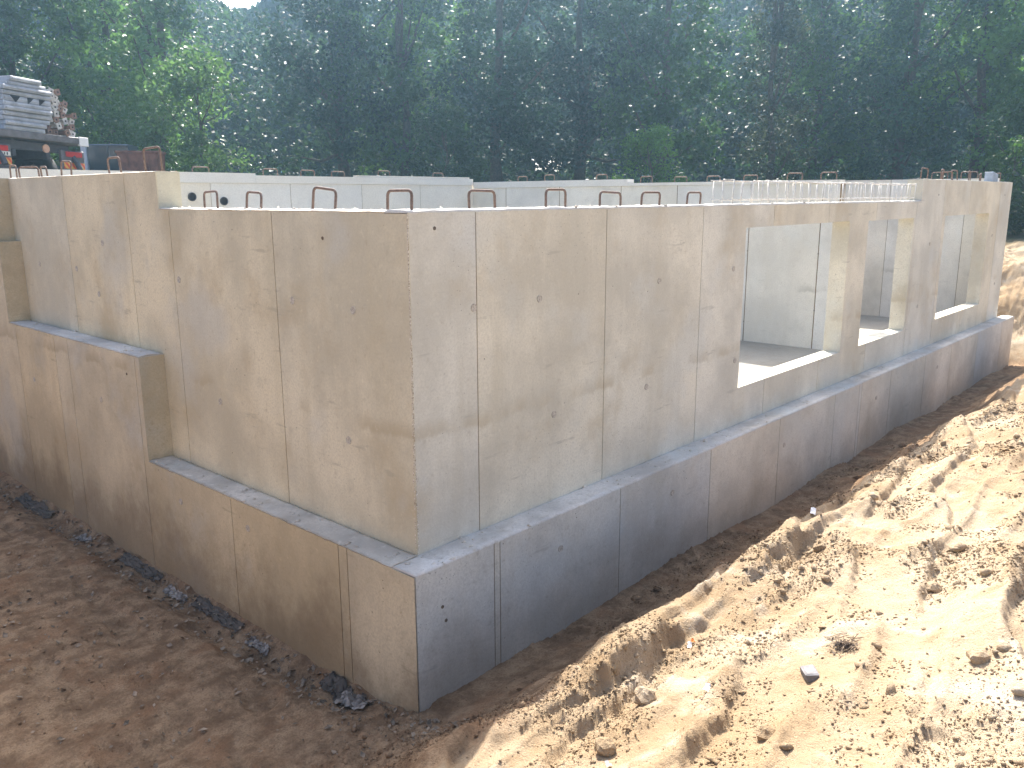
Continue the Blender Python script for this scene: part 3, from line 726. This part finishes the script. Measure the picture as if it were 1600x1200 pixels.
def rock(name, label, cat, x, y, size, mat, seed, rz=0.0, sink=0.25):
    rr = random.Random(seed); mb = MB(); mb.bbox((-.5, -.5, -.5), (.5, .5, .5), 0.12)
    v = [Vector((a[0] * size[0] * (1 + rr.uniform(-.14, .14)), a[1] * size[1] * (1 + rr.uniform(-.14, .14)), a[2] * size[2] * (1 + rr.uniform(-.14, .14)))) for a in mb.v]
    mb.v = [tuple(q) for q in v]
    o = mb.build(name, mat); z = float(terrain([x], [y])[0])
    o.location = (x, y, z + size[2] * (0.5 - sink)); o.rotation_euler = (R(rr.uniform(-12, 12)), R(rr.uniform(-12, 12)), rz)
    return tag(o, label, cat)
M['stone'] = plain('grey_stone', (0.19, 0.18, 0.185), 0.8, var=0.25, scale=20, bump=0.3)
M['stone2'] = plain('tan_stone', (0.45, 0.36, 0.25), 0.9, var=0.25, scale=20, bump=0.4)
M['paper'] = plain('white_scrap', (0.80, 0.80, 0.80), 0.7, var=0.05)
M['orange'] = plain('orange_scrap', (0.75, 0.25, 0.05), 0.6)
rock('stone_block', 'grey chipped stone block lying on the sunlit sand bank', 'stone', 0.08, -2.71, (0.115, 0.06, 0.038), M['stone'], 3, R(38), 0.15)
for lab, x, y, sz, sd_ in [
        ('rounded lump of sand near the bottom edge, left of the others', -1.08, -2.22, 0.045, 1), ('fist sized lump of sand uphill of the bottom lump', -0.85, -2.19, 0.050, 2),
        ('pale lump of sand below the grey stone block', -0.53, -2.78, 0.045, 4),
        ('largest lump of sand at the broken lip of the bank', -0.35, -2.07, 0.06, 5), ('dark lump of sand at the right, beyond the grass tuft', 1.33, -2.89, 0.045, 6),
        ('lump of sand at the right frame edge level with the stone block', 0.35, -3.35, 0.05, 7)]:
    rr = random.Random(sd_); n = 10; k = 7
    v = [(0, 0, 0.8 * sz)] + [(sz * math.sin(a) * math.cos(b) * (1 + rr.uniform(-.2, .2)), sz * math.sin(a) * math.sin(b) * (1 + rr.uniform(-.2, .2)), 0.75 * sz * math.cos(a) * (1 + rr.uniform(-.2, .2))) for a in [math.pi * q / k for q in range(1, k)] for b in [2 * math.pi * q / n for q in range(n)]] + [(0, 0, -.75 * sz)]
    f = [(0, 1 + q, 1 + (q + 1) % n) for q in range(n)] + [(1 + r_ * n + q, 1 + (r_ + 1) * n + q, 1 + (r_ + 1) * n + (q + 1) % n, 1 + r_ * n + (q + 1) % n) for r_ in range(k - 2) for q in range(n)] + [(len(v) - 1, 1 + (k - 2) * n + (q + 1) % n, 1 + (k - 2) * n + q) for q in range(n)]
    o = MB().add(v, f).build('sand_lump', M['sand']); o.location = (x, y, float(terrain([x], [y])[0]) + sz * 0.3); o.rotation_euler = (0, 0, rr.uniform(0, 6))
    tag(o, lab, 'sand lump', 'larger lumps of sand on the bank')
tz = float(terrain([0.40], [-2.75])[0])
tuft = empty('dry_tuft', (0.40, -2.75, tz)); tag(tuft, 'tangled dry root tuft on the sand just above the grey stone', 'dry tuft')
M['straw'] = plain('dry_root', (0.33, 0.25, 0.17), 0.85, var=0.3, scale=20)
M['root'] = plain('root_clump', (0.09, 0.065, 0.05), 0.95, var=0.4, scale=40)
rr = random.Random(5)
v, f = leaves_np(np.stack([RNG.normal(0, 0.03, 160), RNG.normal(0, 0.03, 160), 0.005 + 0.02 * RNG.random(160)], 1), 0.02, up=0.4)
tag(link(bpy.data.objects.new('root_clump', mesh_np('root_clump', v, f, M['root'])), tuft), kind='stuff')
for k in range(22):
    a = rr.uniform(0, 6.28); L = rr.uniform(0.05, 0.12); h = rr.uniform(0.015, 0.06); b = rr.uniform(-.05, .05); sx_, sy_ = rr.uniform(-.03, .03), rr.uniform(-.03, .03)
    MB().tube([(sx_, sy_, -0.005), (sx_ + L * .35 * math.cos(a), sy_ + L * .35 * math.sin(a), h), (sx_ + L * .75 * math.cos(a) + b, sy_ + L * .75 * math.sin(a) - b, h * .9), (sx_ + L * math.cos(a + b * 9), sy_ + L * math.sin(a + b * 9), 0.004)], 0.0016, 4).build('twig', M['straw'], tuft)
def scrap(label, x, y, L, W, rz, mat, cat='scrap'):
    z = float(terrain([x], [y])[0]); n = 5
    v = [(L * (i / (n - 1) - .5), W * (j / 2 - .5), 0.006 * math.sin(i * 1.7 + j) + 0.003 * (j % 2)) for i in range(n) for j in range(3)]
    v2 = [(a, b, c - 0.0015) for a, b, c in v]
    f = [(i * 3 + j, (i + 1) * 3 + j, (i + 1) * 3 + j + 1, i * 3 + j + 1) for i in range(n - 1) for j in range(2)]
    mb = MB().add(v, f)
    o = mb.build('litter_scrap', mat); md = o.modifiers.new('thick', 'SOLIDIFY'); md.thickness = 0.002
    o.location = (x, y, z + 0.016); o.rotation_euler = (R(8), R(-10), rz)
    return tag(o, label, cat)
scrap('small white paper scrap lying by the lip of the bank', 0.30, -1.94, 0.055, 0.022, R(30), M['paper'])
scrap('orange plastic chip touching the white scrap on the bank', 0.37, -1.92, 0.03, 0.016, R(50), M['orange'])
scrap('white torn paper scrap left of the grey stone', -0.26, -2.36, 0.05, 0.035, R(10), M['paper'])
scrap('tiny white chip near the bottom edge of the sand', -0.95, -2.28, 0.03, 0.02, R(70), M['paper'])
scrap('pale scrap of paper on the far bank beside the wall shadow', 2.9, -1.55, 0.10, 0.04, R(20), M['paper'])
def crumbs():
    n = 1500; P = []
    for k in range(n):
        r_ = random.random()
        if r_ < 0.45: P.append((random.uniform(-0.2, 9) , -0.012 - 0.215 * random.random(), 0.012))
        elif r_ < 0.65: P.append((-0.012 - 0.215 * random.random(), random.uniform(0, 3.4), 0.012))
        elif r_ < 0.75: P.append((-0.012 - 0.215 * random.random(), random.uniform(3.5, 6.7), 0.997))
        elif r_ < 0.9: P.append((random.uniform(0, 9.9), random.uniform(0.01, 0.2), 2.318))
        else: P.append((random.uniform(0.01, 0.2), random.uniform(0.2, 3.2), 2.316))
    P = np.array(P); v8 = np.array([(1, 0, 0), (-1, 0, 0), (0, 1, 0), (0, -1, 0), (0, 0, 1), (0, 0, -1)], float)
    f8 = np.array([(0, 2, 4), (2, 1, 4), (1, 3, 4), (3, 0, 4), (2, 0, 5), (1, 2, 5), (3, 1, 5), (0, 3, 5)])
    sz = np.minimum(0.0035 * (1 - RNG.random(n)) ** (-1 / 1.9), 0.022)
    v = v8[None] * (1 + 0.4 * RNG.standard_normal((n, 6, 1))) * sz[:, None, None] * np.array([1.2, 1.0, 0.6]) + P[:, None]
    f = f8[None] + (np.arange(n) * 6)[:, None, None]
    me = mesh_np('concrete_crumbs', v.reshape(-1, 3), f.reshape(-1, 3), M['conc_ledge'])
    tag(link(bpy.data.objects.new('concrete_crumbs', me)), 'crumbs of concrete and soil on the ledges and wall tops', 'crumbs', kind='stuff')
crumbs()
# ------------------------------------------------------------------ flatbed lorry with formwork
M['deck'] = plain('deck_steel', (0.16, 0.155, 0.16), 0.55, 0.3, var=0.25, scale=6)
M['deck_white'] = plain('sunlit_white', (0.85, 0.85, 0.84), 0.5, var=0.04)  # white standing in for sunlight on the deck's right end
M['black'] = plain('black_rubber', (0.022, 0.023, 0.026), 0.7)
M['chassis'] = plain('chassis_paint', (0.07, 0.075, 0.085), 0.6)
M['lamp_red'] = plain('red_lens', (0.50, 0.03, 0.025), 0.3)
M['plate'] = plain('number_plate_white', (0.70, 0.70, 0.64), 0.5)
M['sticker'] = plain('sticker', (0.80, 0.50, 0.36), 0.5)
M['panel_grey'] = plain('formwork_grey', (0.36, 0.385, 0.43), 0.6, 0.1, var=0.22, scale=5)
M['void'] = plain('dark_opening', (0.015, 0.016, 0.02), 0.9)
M['prop_pale'] = plain('dusty_prop', (0.46, 0.45, 0.43), 0.7, var=0.3, scale=14)
M['prop_brown'] = plain('rusty_prop', (0.24, 0.15, 0.11), 0.8, var=0.35, scale=14)
def hazard():
    t = NT('hazard_stripes'); tc = t.n('ShaderNodeTexCoord').outputs['Object']
    s = t.n('ShaderNodeSeparateXYZ'); t.l(tc, s.inputs[0])
    k = t.math('FRACT', t.math('MULTIPLY', t.math('ADD', s.outputs[0], s.outputs[2]), 7.0))
    c = t.mix(t.math('GREATER_THAN', k, 0.5), (0.78, 0.42, 0.08), (0.70, 0.10, 0.04))
    return t.done(t.bsdf(c, 0.4))
M['hazard'] = hazard()
GT = float(terrain_base(np.array([3.2]), np.array([14.8]))[0])
truck = empty('flatbed_truck', (3.18, 14.81, GT), R(25)); truck.rotation_euler = (0, R(1.6), R(25))
tag(truck, 'flatbed lorry rear with red lamps and striped plates behind the left wall', 'truck')
def tp(name, mb, mat, parent=truck, smooth=False): return mb.build(name, mat, parent, smooth)
deck = tp('deck', MB().bbox((-1.25, 0.0, 1.13), (1.25, 6.5, 1.27), 0.012), M['deck'])
tp('sunlit_end', MB().bbox((1.02, -0.012, 1.10), (1.27, 0.05, 1.285), 0.006), M['deck_white'], deck)  # right end of the deck, its sunlit look put into the colour
tp('side_rail', MB().bbox((1.255, 0.06, 1.12), (1.30, 6.4, 1.20), 0.01), M['deck'], deck)
tp('side_rail', MB().bbox((-1.30, 0.06, 1.12), (-1.255, 6.4, 1.20), 0.01), M['deck'], deck)
for sx in (-1, 1): tp('chassis_beam', MB().bbox((sx * 0.42 - 0.05, 0.25, 0.80), (sx * 0.42 + 0.05, 6.4, 1.13), 0.01), M['chassis'])
tp('cross_member', MB().bbox((-0.95, 0.22, 0.93), (0.95, 0.34, 1.10), 0.01), M['chassis'])
tp('bumper_bar', MB().bbox((-1.18, 0.06, 0.42), (1.18, 0.16, 0.56), 0.015), M['chassis'])
for sx in (-1, 1):
    cl = tp('lamp_carrier', MB().bbox((sx * 0.93 - 0.31, 0.10, 0.56), (sx * 0.93 + 0.31, 0.20, 1.0), 0.02), M['deck'])
    tp('tail_lamp', MB().bbox((sx * 0.93 - 0.22, 0.07, 0.86), (sx * 0.93 + 0.22, 0.10, 0.97), 0.012), M['lamp_red'], cl)
    o = MB().bbox((-0.28, -0.006, -0.065), (0.28, 0.006, 0.065), 0.003).build('hazard_plate', M['hazard'], cl); o.location = (sx * 0.93, 0.088, 0.68)
    tp('mudguard', MB().tube([(sx * 0.93, 0.55 + 0.62 * math.cos(a), 0.45 + 0.58 * math.sin(a)) for a in [R(q) for q in range(15, 170, 15)]], 0.06, 6), M['chassis'])
    for yy in (1.15, 2.45):
        w_ = MB(); n = 28
        prof = [(-0.17, 0.28), (-0.17, 0.46), (-0.13, 0.50), (0.13, 0.50), (0.17, 0.46), (0.17, 0.28)]
        v = [(sx * 0.93 + px, yy + pr * math.cos(2 * math.pi * k / n), 0.50 + pr * math.sin(2 * math.pi * k / n)) for k in range(n) for px, pr in prof]
        q = len(prof); w_.add(v, [(k * q + j, k * q + j + 1, ((k + 1) % n) * q + j + 1, ((k + 1) % n) * q + j) for k in range(n) for j in range(q - 1)])
        wh = tp('wheel', w_, M['black'], truck, True)
        hb = MB(); hb.add([(sx * 1.04, yy, 0.50)] + [(sx * 1.0, yy + 0.285 * math.cos(2 * math.pi * k / 20), 0.50 + 0.285 * math.sin(2 * math.pi * k / 20)) for k in range(20)], [(0, k + 1, (k + 1) % 20 + 1) for k in range(20)])
        tp('rim', hb, M['deck'], wh)
pl = tp('number_plate', MB().bbox((-1.16, 0.045, 0.775), (-0.70, 0.062, 0.855), 0.004), M['plate'])
for k, (a_, b_) in enumerate([(0.03, .05), (.09, .04), (.15, .05), (.22, .05), (.28, .04), (.34, .05)]):
    tp('character', MB().box((-1.13 + a_, 0.0415, 0.79), (-1.13 + a_ + b_ * .55, 0.0448, 0.84)), M['chassis'], pl)
n = 20
stk = MB().prism([(0.32 + 0.085 * math.cos(2 * math.pi * k / n), 0.995 + 0.085 * math.sin(2 * math.pi * k / n)) for k in range(n)], 0.185, 0.215, 'xz'); tp('speed_disc', stk, M['sticker'])
tp('headboard', MB().bbox((-1.2, 6.3, 1.27), (1.2, 6.45, 2.9), 0.02), plain('red_cab_paint', (0.45, 0.04, 0.05), 0.4))
tp('cab', MB().bbox((-1.2, 6.7, 0.6), (1.2, 8.6, 3.2), 0.12), M['headboard'] if 'headboard' in M else bpy.data.materials['red_cab_paint'])

fs = empty('formwork_stack', truck.matrix_basis @ Vector((0, 0, 1.275)), 0); fs.rotation_euler = truck.rotation_euler
tag(fs, 'stack of grey formwork panels strapped on the lorry bed', 'formwork')
zz = 0.0
for i in range(11):
    th = 0.09 if i not in (6,) else 0.115
    dx = random.uniform(-.03, .03); dy = random.uniform(-.05, .05); sh = 0.10 * max(0, i - 8)
    x0, x1 = -0.80 + dx + sh, 0.36 + dx - sh * 1.1 - (0.18 if i < 2 else 0)
    pn = MB().bbox((x0, dy, zz), (x1, 2.7 + dy, zz + th - 0.008), 0.010).build('formwork_panel', M['panel_grey'], fs)
    tp('edge_rail', MB().bbox((x0 + 0.03, dy - 0.016, zz + th * 0.30), (x1 - 0.03, dy - 0.001, zz + th * 0.62), 0.004), M['panel_grey'], pn)
    if i == 6:
        for tx, hw in ((-0.50, 0.115), (-0.14, 0.075), (0.14, 0.075)):
            tp('triangle_opening', MB().prism([(tx - hw, zz + th - 0.012), (tx + hw, zz + th - 0.012), (tx + (0 if hw > .1 else -hw), zz - 0.02)], dy - 0.022, dy - 0.0165, 'xz'), M['void'], pn)
    zz += th
for k in range(3):
    tp('formwork_panel', MB().bbox((-1.2 + 0.02 * k, 2.8, 0.3 * k), (0.3, 5.6, 0.3 * k + 0.26), 0.02), M['panel_grey'], fs)
for xx in (-0.55, 0.1):
    tp('strap', MB().tube([(xx, 1.2, 0.0), (xx - (0.31 if xx < 0 else -0.3), 1.2, 0.02), (xx - (0.31 if xx < 0 else -0.3), 1.2, zz * .8), (xx, 1.2, zz + 0.01)], 0.012, 5), M['black'], fs)

pb = empty('prop_bundle', truck.matrix_basis @ Vector((0.80, 0.12, 1.275)), 0); pb.rotation_euler = truck.rotation_euler
tag(pb, 'heap of dusty steel props with square end plates beside the panel stack', 'steel props')
rows = [(0.0, 5), (0.125, 5), (0.25, 5), (0.37, 5), (0.49, 4), (0.60, 4), (0.70, 3), (0.79, 2)]
for z_, cnt in rows:
    for k in range(cnt):
        x_ = -0.36 + 0.135 * k + (0.05 if cnt < 5 else 0) + random.uniform(-.02, .02) - (0.06 if cnt < 4 else 0)
        a_ = R(random.uniform(-35, 35)); pale = random.random() < 0.62; y_ = random.uniform(-.12, .12)
        Mx = Matrix.Translation((x_, y_, z_ + 0.065)) @ Matrix.Rotation(a_, 4, 'Y')
        mb = MB().box((-0.062, -0.008, -0.062), (0.062, 0.004, 0.062), 0, Mx).box((-0.034, 0.0045, -0.034), (0.034, 2.4, 0.034), 0, Mx)
        pr = mb.build('prop', M['prop_pale'] if pale else M['prop_brown'], pb)
        tp('bolt_hole', MB().prism([(0.02 * math.cos(2 * math.pi * q / 8), 0.02 * math.sin(2 * math.pi * q / 8)) for q in range(8)], -0.0115, -0.0085, 'xz'), M['void'], pr).matrix_local = Mx
#SITE
# small site cabin and rusty bin seen over the left wall
M['cabin_white'] = plain('cabin_pale_paint', (0.60, 0.64, 0.68), 0.5, var=0.08)
M['cabin_panel'] = plain('cabin_panel', (0.14, 0.18, 0.22), 0.5, var=0.1)
def glass():
    t = NT('cabin_glass'); return t.done(t.bsdf((0.03, 0.045, 0.055), 0.08, None, 0.0, 0.8))
M['glass'] = glass()
GC = float(terrain_base(np.array([7.2]), np.array([20.0]))[0])
cab = empty('site_cabin', (7.15, 20.35, GC), R(-38)); tag(cab, 'small glazed site cabin with pale corner post behind the left wall', 'cabin')
MB().bbox((-0.80, 0.0, 0.15), (0.30, 1.2, 0.7), 0.03).build('base_panel', M['cabin_panel'], cab)
for px_ in (-0.95, 0.30): MB().bbox((px_, -0.02, 0.1), (px_ + 0.15, 0.12, 1.50 if px_ < 0 else 1.2), 0.02).build('corner_post', M['cabin_white'], cab)
for k in range(2): MB().box((-0.78 + 0.54 * k, 0.03, 0.72), (-0.27 + 0.54 * k, 0.045, 1.38)).build('window_pane', M['glass'], cab)
MB().bbox((-0.80, 0.05, 1.385), (0.29, 1.15, 1.43), 0.015).build('roof', M['cabin_panel'], cab)
MB().box((-0.78, 0.10, 0.71), (0.28, 1.1, 1.38)).build('side_wall', M['cabin_panel'], cab)
bn = empty('rusty_bin', (6.75, 18.3, GC - 0.02), R(-40)); tag(bn, 'rust brown steel bin standing between cabin and tall rebar loop', 'bin')
M['rust_sheet'] = plain('rust_sheet', (0.23, 0.10, 0.065), 0.85, 0.1, var=0.3, scale=5)
MB().prism([(-0.42, 0.0), (0.42, 0.0), (0.50, 1.12), (-0.50, 1.12)], 0.0, 0.8, 'xz').build('body', M['rust_sheet'], bn)
MB().bbox((-0.53, -0.03, 1.12), (0.53, 0.83, 1.18), 0.01).build('rim', M['rust_sheet'], bn)
for k in (-0.25, 0.25): MB().bbox((k - 0.03, -0.035, 0.05), (k + 0.03, -0.002, 1.1), 0.006).build('rib', M['rust_sheet'], bn)

# ------------------------------------------------------------------ the wood
def leaf_mat(name, dark, light, trans=0.4, rough=0.38, spec=0.3):
    t = NT(name); g = t.n('ShaderNodeNewGeometry'); p = g.outputs['Position']
    oi = t.n('ShaderNodeObjectInfo')
    n1 = t.noise(p, 0.30, 3); n0 = t.noise(p, 0.11, 2); rp = g.outputs['Random Per Island']
    f = t.math('ADD', t.math('MULTIPLY', rp, 0.6), t.math('MULTIPLY', t.rng(n1, 0.3, 0.7), 0.4))
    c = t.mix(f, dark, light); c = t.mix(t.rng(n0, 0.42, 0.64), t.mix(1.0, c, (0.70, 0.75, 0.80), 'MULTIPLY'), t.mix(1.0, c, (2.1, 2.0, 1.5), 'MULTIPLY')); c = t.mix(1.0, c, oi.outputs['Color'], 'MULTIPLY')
    b = t.bsdf(c, rough, None, 0.0, spec)
    tr = t.n('ShaderNodeBsdfTranslucent'); t.l(t.mix(1.0, c, (1.25, 1.4, 0.85), 'MULTIPLY'), tr.inputs[0])
    mx = t.n('ShaderNodeMixShader'); mx.inputs[0].default_value = trans
    t.l(b.outputs[0], mx.inputs[1]); t.l(tr.outputs[0], mx.inputs[2])
    return t.done(mx)
M['leaf'] = leaf_mat('leaf_green', (0.030, 0.062, 0.018), (0.075, 0.13, 0.055), 0.40, 0.40, 0.22)
M['needle'] = leaf_mat('leaf_dark', (0.012, 0.030, 0.024), (0.046, 0.080, 0.052), 0.30, 0.45, 0.12)
M['bark'] = plain('bark', (0.085, 0.07, 0.055), 0.9, var=0.35, scale=14, bump=0.6)

FWD = np.array([0.7409, 0.6716]); RGT = np.array([0.6716, -0.7409]); EYE = np.array([CAM.x, CAM.y])
def polar(px, depth):
    """ground point that lies at a given depth along the bearing of an image column"""
    return EYE + depth * (FWD + RGT * ((px - 800) / 1323.0))
def crown_blobs(n, H, rad, z_lo, shape):
    z = z_lo + (H - z_lo) * RNG.random(n)
    h = (z - z_lo) / (H - z_lo)
    w = rad * (np.clip(1.0 - 0.85 * h, 0.1, 1) if shape == 'cone' else np.sqrt(np.clip(1.02 - (2 * h - 0.85) ** 2 * 0.75, 0.08, 1)))
    a = RNG.random(n) * 2 * math.pi; r = w * np.sqrt(RNG.random(n)) * 0.95
    return np.stack([r * np.cos(a), r * np.sin(a), z], 1), (0.5 + 0.55 * RNG.random(n)) * (0.55 + 0.14 * rad)
def crown_leaves(cen, rad, per, flat=0.7):
    n = len(cen); k = np.repeat(np.arange(n), per)
    d = RNG.standard_normal((len(k), 3)); d /= np.linalg.norm(d, axis=1, keepdims=True)
    r = RNG.random(len(k)) ** 0.45
    return cen[k] + d * (r * rad[k])[:, None] * np.array([1, 1, flat])
def tree_meshes(H, rad, z_lo, nb, per, leaf, mat, shape):
    cen, br_ = crown_blobs(nb, H, rad, z_lo, shape)
    lv = crown_leaves(cen, br_, per)
    v, f = leaves_np(lv, leaf * (0.6 + 0.8 * RNG.random(len(lv))), up=0.2)
    crown = mesh_np('crown', v, f, mat)
    mb = MB(); pts = [(0.12 * math.sin(k * 1.3), 0.12 * math.cos(k * 1.7), H * 0.92 * k / 7 - (0.3 if k == 0 else 0)) for k in range(8)]
    r0 = 0.018 * H
    mb.tube(pts, [r0 * (1 - 0.85 * k / 7) * (1.3 if k == 0 else 1) for k in range(8)], 8)
    for q in range(min(9, nb)):
        c = cen[q * max(1, nb // 9)]; k = max(1, min(6, int((c[2] * 0.72) / (H * 0.92) * 7))); p0 = Vector(pts[k]); p1 = Vector(c)
        mid = (p0 + p1) / 2 + Vector((0, 0, -0.25))
        mb.tube([p0, mid, p1], [r0 * 0.38, r0 * 0.25, r0 * 0.08], 5)
    return crown, mb.mesh('trunk', M['bark'], True)
KIND = {
    'round': tree_meshes(11.5, 3.0, 1.2, 105, 125, 0.19, M['leaf'], 'round'),
    'loose': tree_meshes(12.0, 2.6, 1.8, 70, 110, 0.20, M['leaf'], 'round'),
    'dark': tree_meshes(13.0, 3.1, 1.0, 115, 130, 0.18, M['needle'], 'round'),
    'cone': tree_meshes(12.5, 2.6, 0.6, 90, 120, 0.17, M['needle'], 'cone'),
    'bush': tree_meshes(4.2, 1.9, 0.25, 42, 130, 0.15, M['leaf'], 'round'),
}
def tree(kind, px, depth, label, scale=1.0, tint=(1, 1, 1), name=None):
    x, y = polar(px, depth); cr, tk = KIND[kind]
    z = float(terrain_base(np.array([x]), np.array([y]))[0])
    o = empty(name or {'bush': 'shrub', 'cone': 'conifer'}.get(kind, 'broadleaf_tree'), (x, y, z - 0.05), random.uniform(0, 6.28))
    s = scale * random.uniform(0.95, 1.05); o.scale = (s, s, s * random.uniform(0.95, 1.08))
    c = link(bpy.data.objects.new('crown', cr), o); c.color = (*tint, 1)
    link(bpy.data.objects.new('trunk', tk), o)
    return tag(o, label, 'shrub' if kind == 'bush' else 'tree', 'trees at the edge of the wood')
tree('round', 60, 33, 'broad green tree right behind the loaded lorry', 1.0, (1.1, 1.15, 1.0))
tree('loose', -90, 31, 'sunlit loose tree at the far left frame edge beyond the lorry', 1.0, (1.4, 1.4, 1.2))
tree('round', 205, 34, 'leafy tree above the small site cabin', 1.0, (1.0, 1.1, 1.0))
tree('loose', 282, 30, 'pale shimmering light green tree left of the sky gap', 0.95, (1.35, 1.4, 1.9))
tree('bush', 335, 25.5, 'bright green shrub standing over the two pipe sleeves', 0.9, (1.05, 1.05, 1.4))
tree('bush', 270, 27.5, 'lower dull green shrub between cabin and bright shrub', 0.8, (1.0, 1.1, 1.0))
tree('dark', 548, 36, 'dark tree immediately right of the sky gap', 1.05, (0.9, 0.95, 1.1))
tree('round', 640, 35, 'dark green tree with pale glinting leaves high above the rear wall', 1.0, (1.0, 1.1, 1.0))
tree('dark', 780, 34, 'deep shaded tree above the middle of the wall top', 1.0, (0.9, 1.0, 1.1))
tree('dark', 905, 36, 'dusky tree over the fourth rebar loop of the long wall', 1.0, (0.95, 1.0, 1.05))
tree('round', 1030, 33, 'leafy tree with white glints above the start of the stirrup row', 0.95, (1.15, 1.25, 1.1))
tree('cone', 1190, 31, 'brownish half dead conifer over the stirrup row', 0.72, (2.2, 1.35, 1.2))
tree('round', 1260, 36, 'dark leafy tree behind the brownish conifer', 1.05, (0.9, 1.0, 1.0))
tree('dark', 1390, 33, 'dense blue green tree above the raised end of the long wall', 1.0, (0.85, 1.0, 1.1))
tree('loose', 1500, 31, 'glinting tree above the far end of the long wall', 1.0, (1.1, 1.2, 1.0))
tree('round', 1640, 29, 'dark tree at the right frame edge beyond the sand slope', 1.0, (0.9, 1.0, 0.9))
tree('bush', 1620, 23.5, 'low dark shrub on the rim of the sand slope', 0.7, (0.6, 0.7, 0.6))
tree('bush', 1560, 27, 'dark undergrowth shrub behind the far wall corner', 0.9, (0.6, 0.7, 0.7))
tree('bush', 1010, 28, 'small green shrub peeping over the cross wall', 0.55, (1.3, 1.5, 1.0))
tree('bush', 700, 29, 'dark low shrub behind the rear wall end', 0.7, (0.7, 0.8, 0.8))

# the mass of the wood behind the front trees: nobody could count it
def wood():
    P = []; S = []
    n = 1500
    px = -500 + 2600 * RNG.random(n); dep = 37 + 22 * RNG.random(n) ** 1.3
    z = 2.3 + 12.5 * RNG.random(n) ** 1.15
    xy = EYE + dep[:, None] * (FWD + RGT * ((px - 800) / 1323.0)[:, None])
    gap = ((np.abs(px - 858) < 26) & (z < 4.9) & (z > 2.4 + dep * 0.022) & (z < 2.4 + dep * 0.052)) | (np.abs(px - 398) < 48) & (z > 2.4 + dep * 0.205)
    k = ~gap; px, dep, z, xy = px[k], dep[k], z[k], xy[k]
    cen = np.concatenate([xy, z[:, None]], 1); rad = 0.9 + 0.9 * RNG.random(len(cen))
    lv = crown_leaves(cen, rad, 105, 0.8)
    rel = lv[:, :2] - EYE; dd = rel @ FWD; pxl = 800 + 1323 * (rel @ RGT) / dd; el = (lv[:, 2] - 2.4) / dd
    lv = lv[~((np.abs(pxl - 403 + 60 * (el - 0.21)) < 16 + 260 * np.clip(el - 0.20, 0, 0.08)) & (el > 0.203))]
    v, f = leaves_np(lv, 0.22 * (0.7 + 0.8 * RNG.random(len(lv))), up=0.2)
    me = mesh_np('forest', v, f, M['needle'])
    o = link(bpy.data.objects.new('forest', me)); o.color = (1, 1.05, 1.05, 1)
    tag(o, 'dark mass of woodland filling the background', 'forest', kind='stuff')
    # far, coarse leaves that close the wood
    n = 70000
    px = -700 + 3000 * RNG.random(n); dep = 60 + 14 * RNG.random(n); z = 2.0 + 15 * RNG.random(n)
    xy = EYE + dep[:, None] * (FWD + RGT * ((px - 800) / 1323.0)[:, None])
    k = ~((np.abs(px - 398) < 42) & (z > 2.4 + dep * 0.20)) & ~((np.abs(px - 462) < 14) & (np.abs((z - 2.4) / dep - 0.155) < 0.014)) & ~((np.abs(px - 858) < 26) & (np.abs((z - 2.4) / dep - 0.034) < 0.014))
    v, f = leaves_np(np.concatenate([xy, z[:, None]], 1)[k], 1.0 + 0.9 * RNG.random(k.sum()), up=0.0)
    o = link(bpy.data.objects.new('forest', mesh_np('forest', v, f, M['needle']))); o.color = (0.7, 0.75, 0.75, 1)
    tag(o, 'shaded depth of the wood behind the leafy front', 'forest', kind='stuff')
wood()
tk = KIND['dark'][1]
for i, (px, dep) in enumerate([(455, 41), (560, 40), (735, 40), (862, 41), (1085, 40), (1310, 41)]):
    pass

# ------------------------------------------------------------------ haze
t = NT('haze_air'); vol = t.n('ShaderNodeVolumePrincipled')
vol.inputs['Color'].default_value = (0.44, 0.73, 1.0, 1); vol.inputs['Density'].default_value = 0.0024; vol.inputs['Anisotropy'].default_value = 0.78
t.l(vol.outputs[0], t.out.inputs['Volume'])
hz = MB().box((-160, -160, -3.0), (160, 160, 22.0)).build('haze', t.m); tag(hz, kind='stuff')
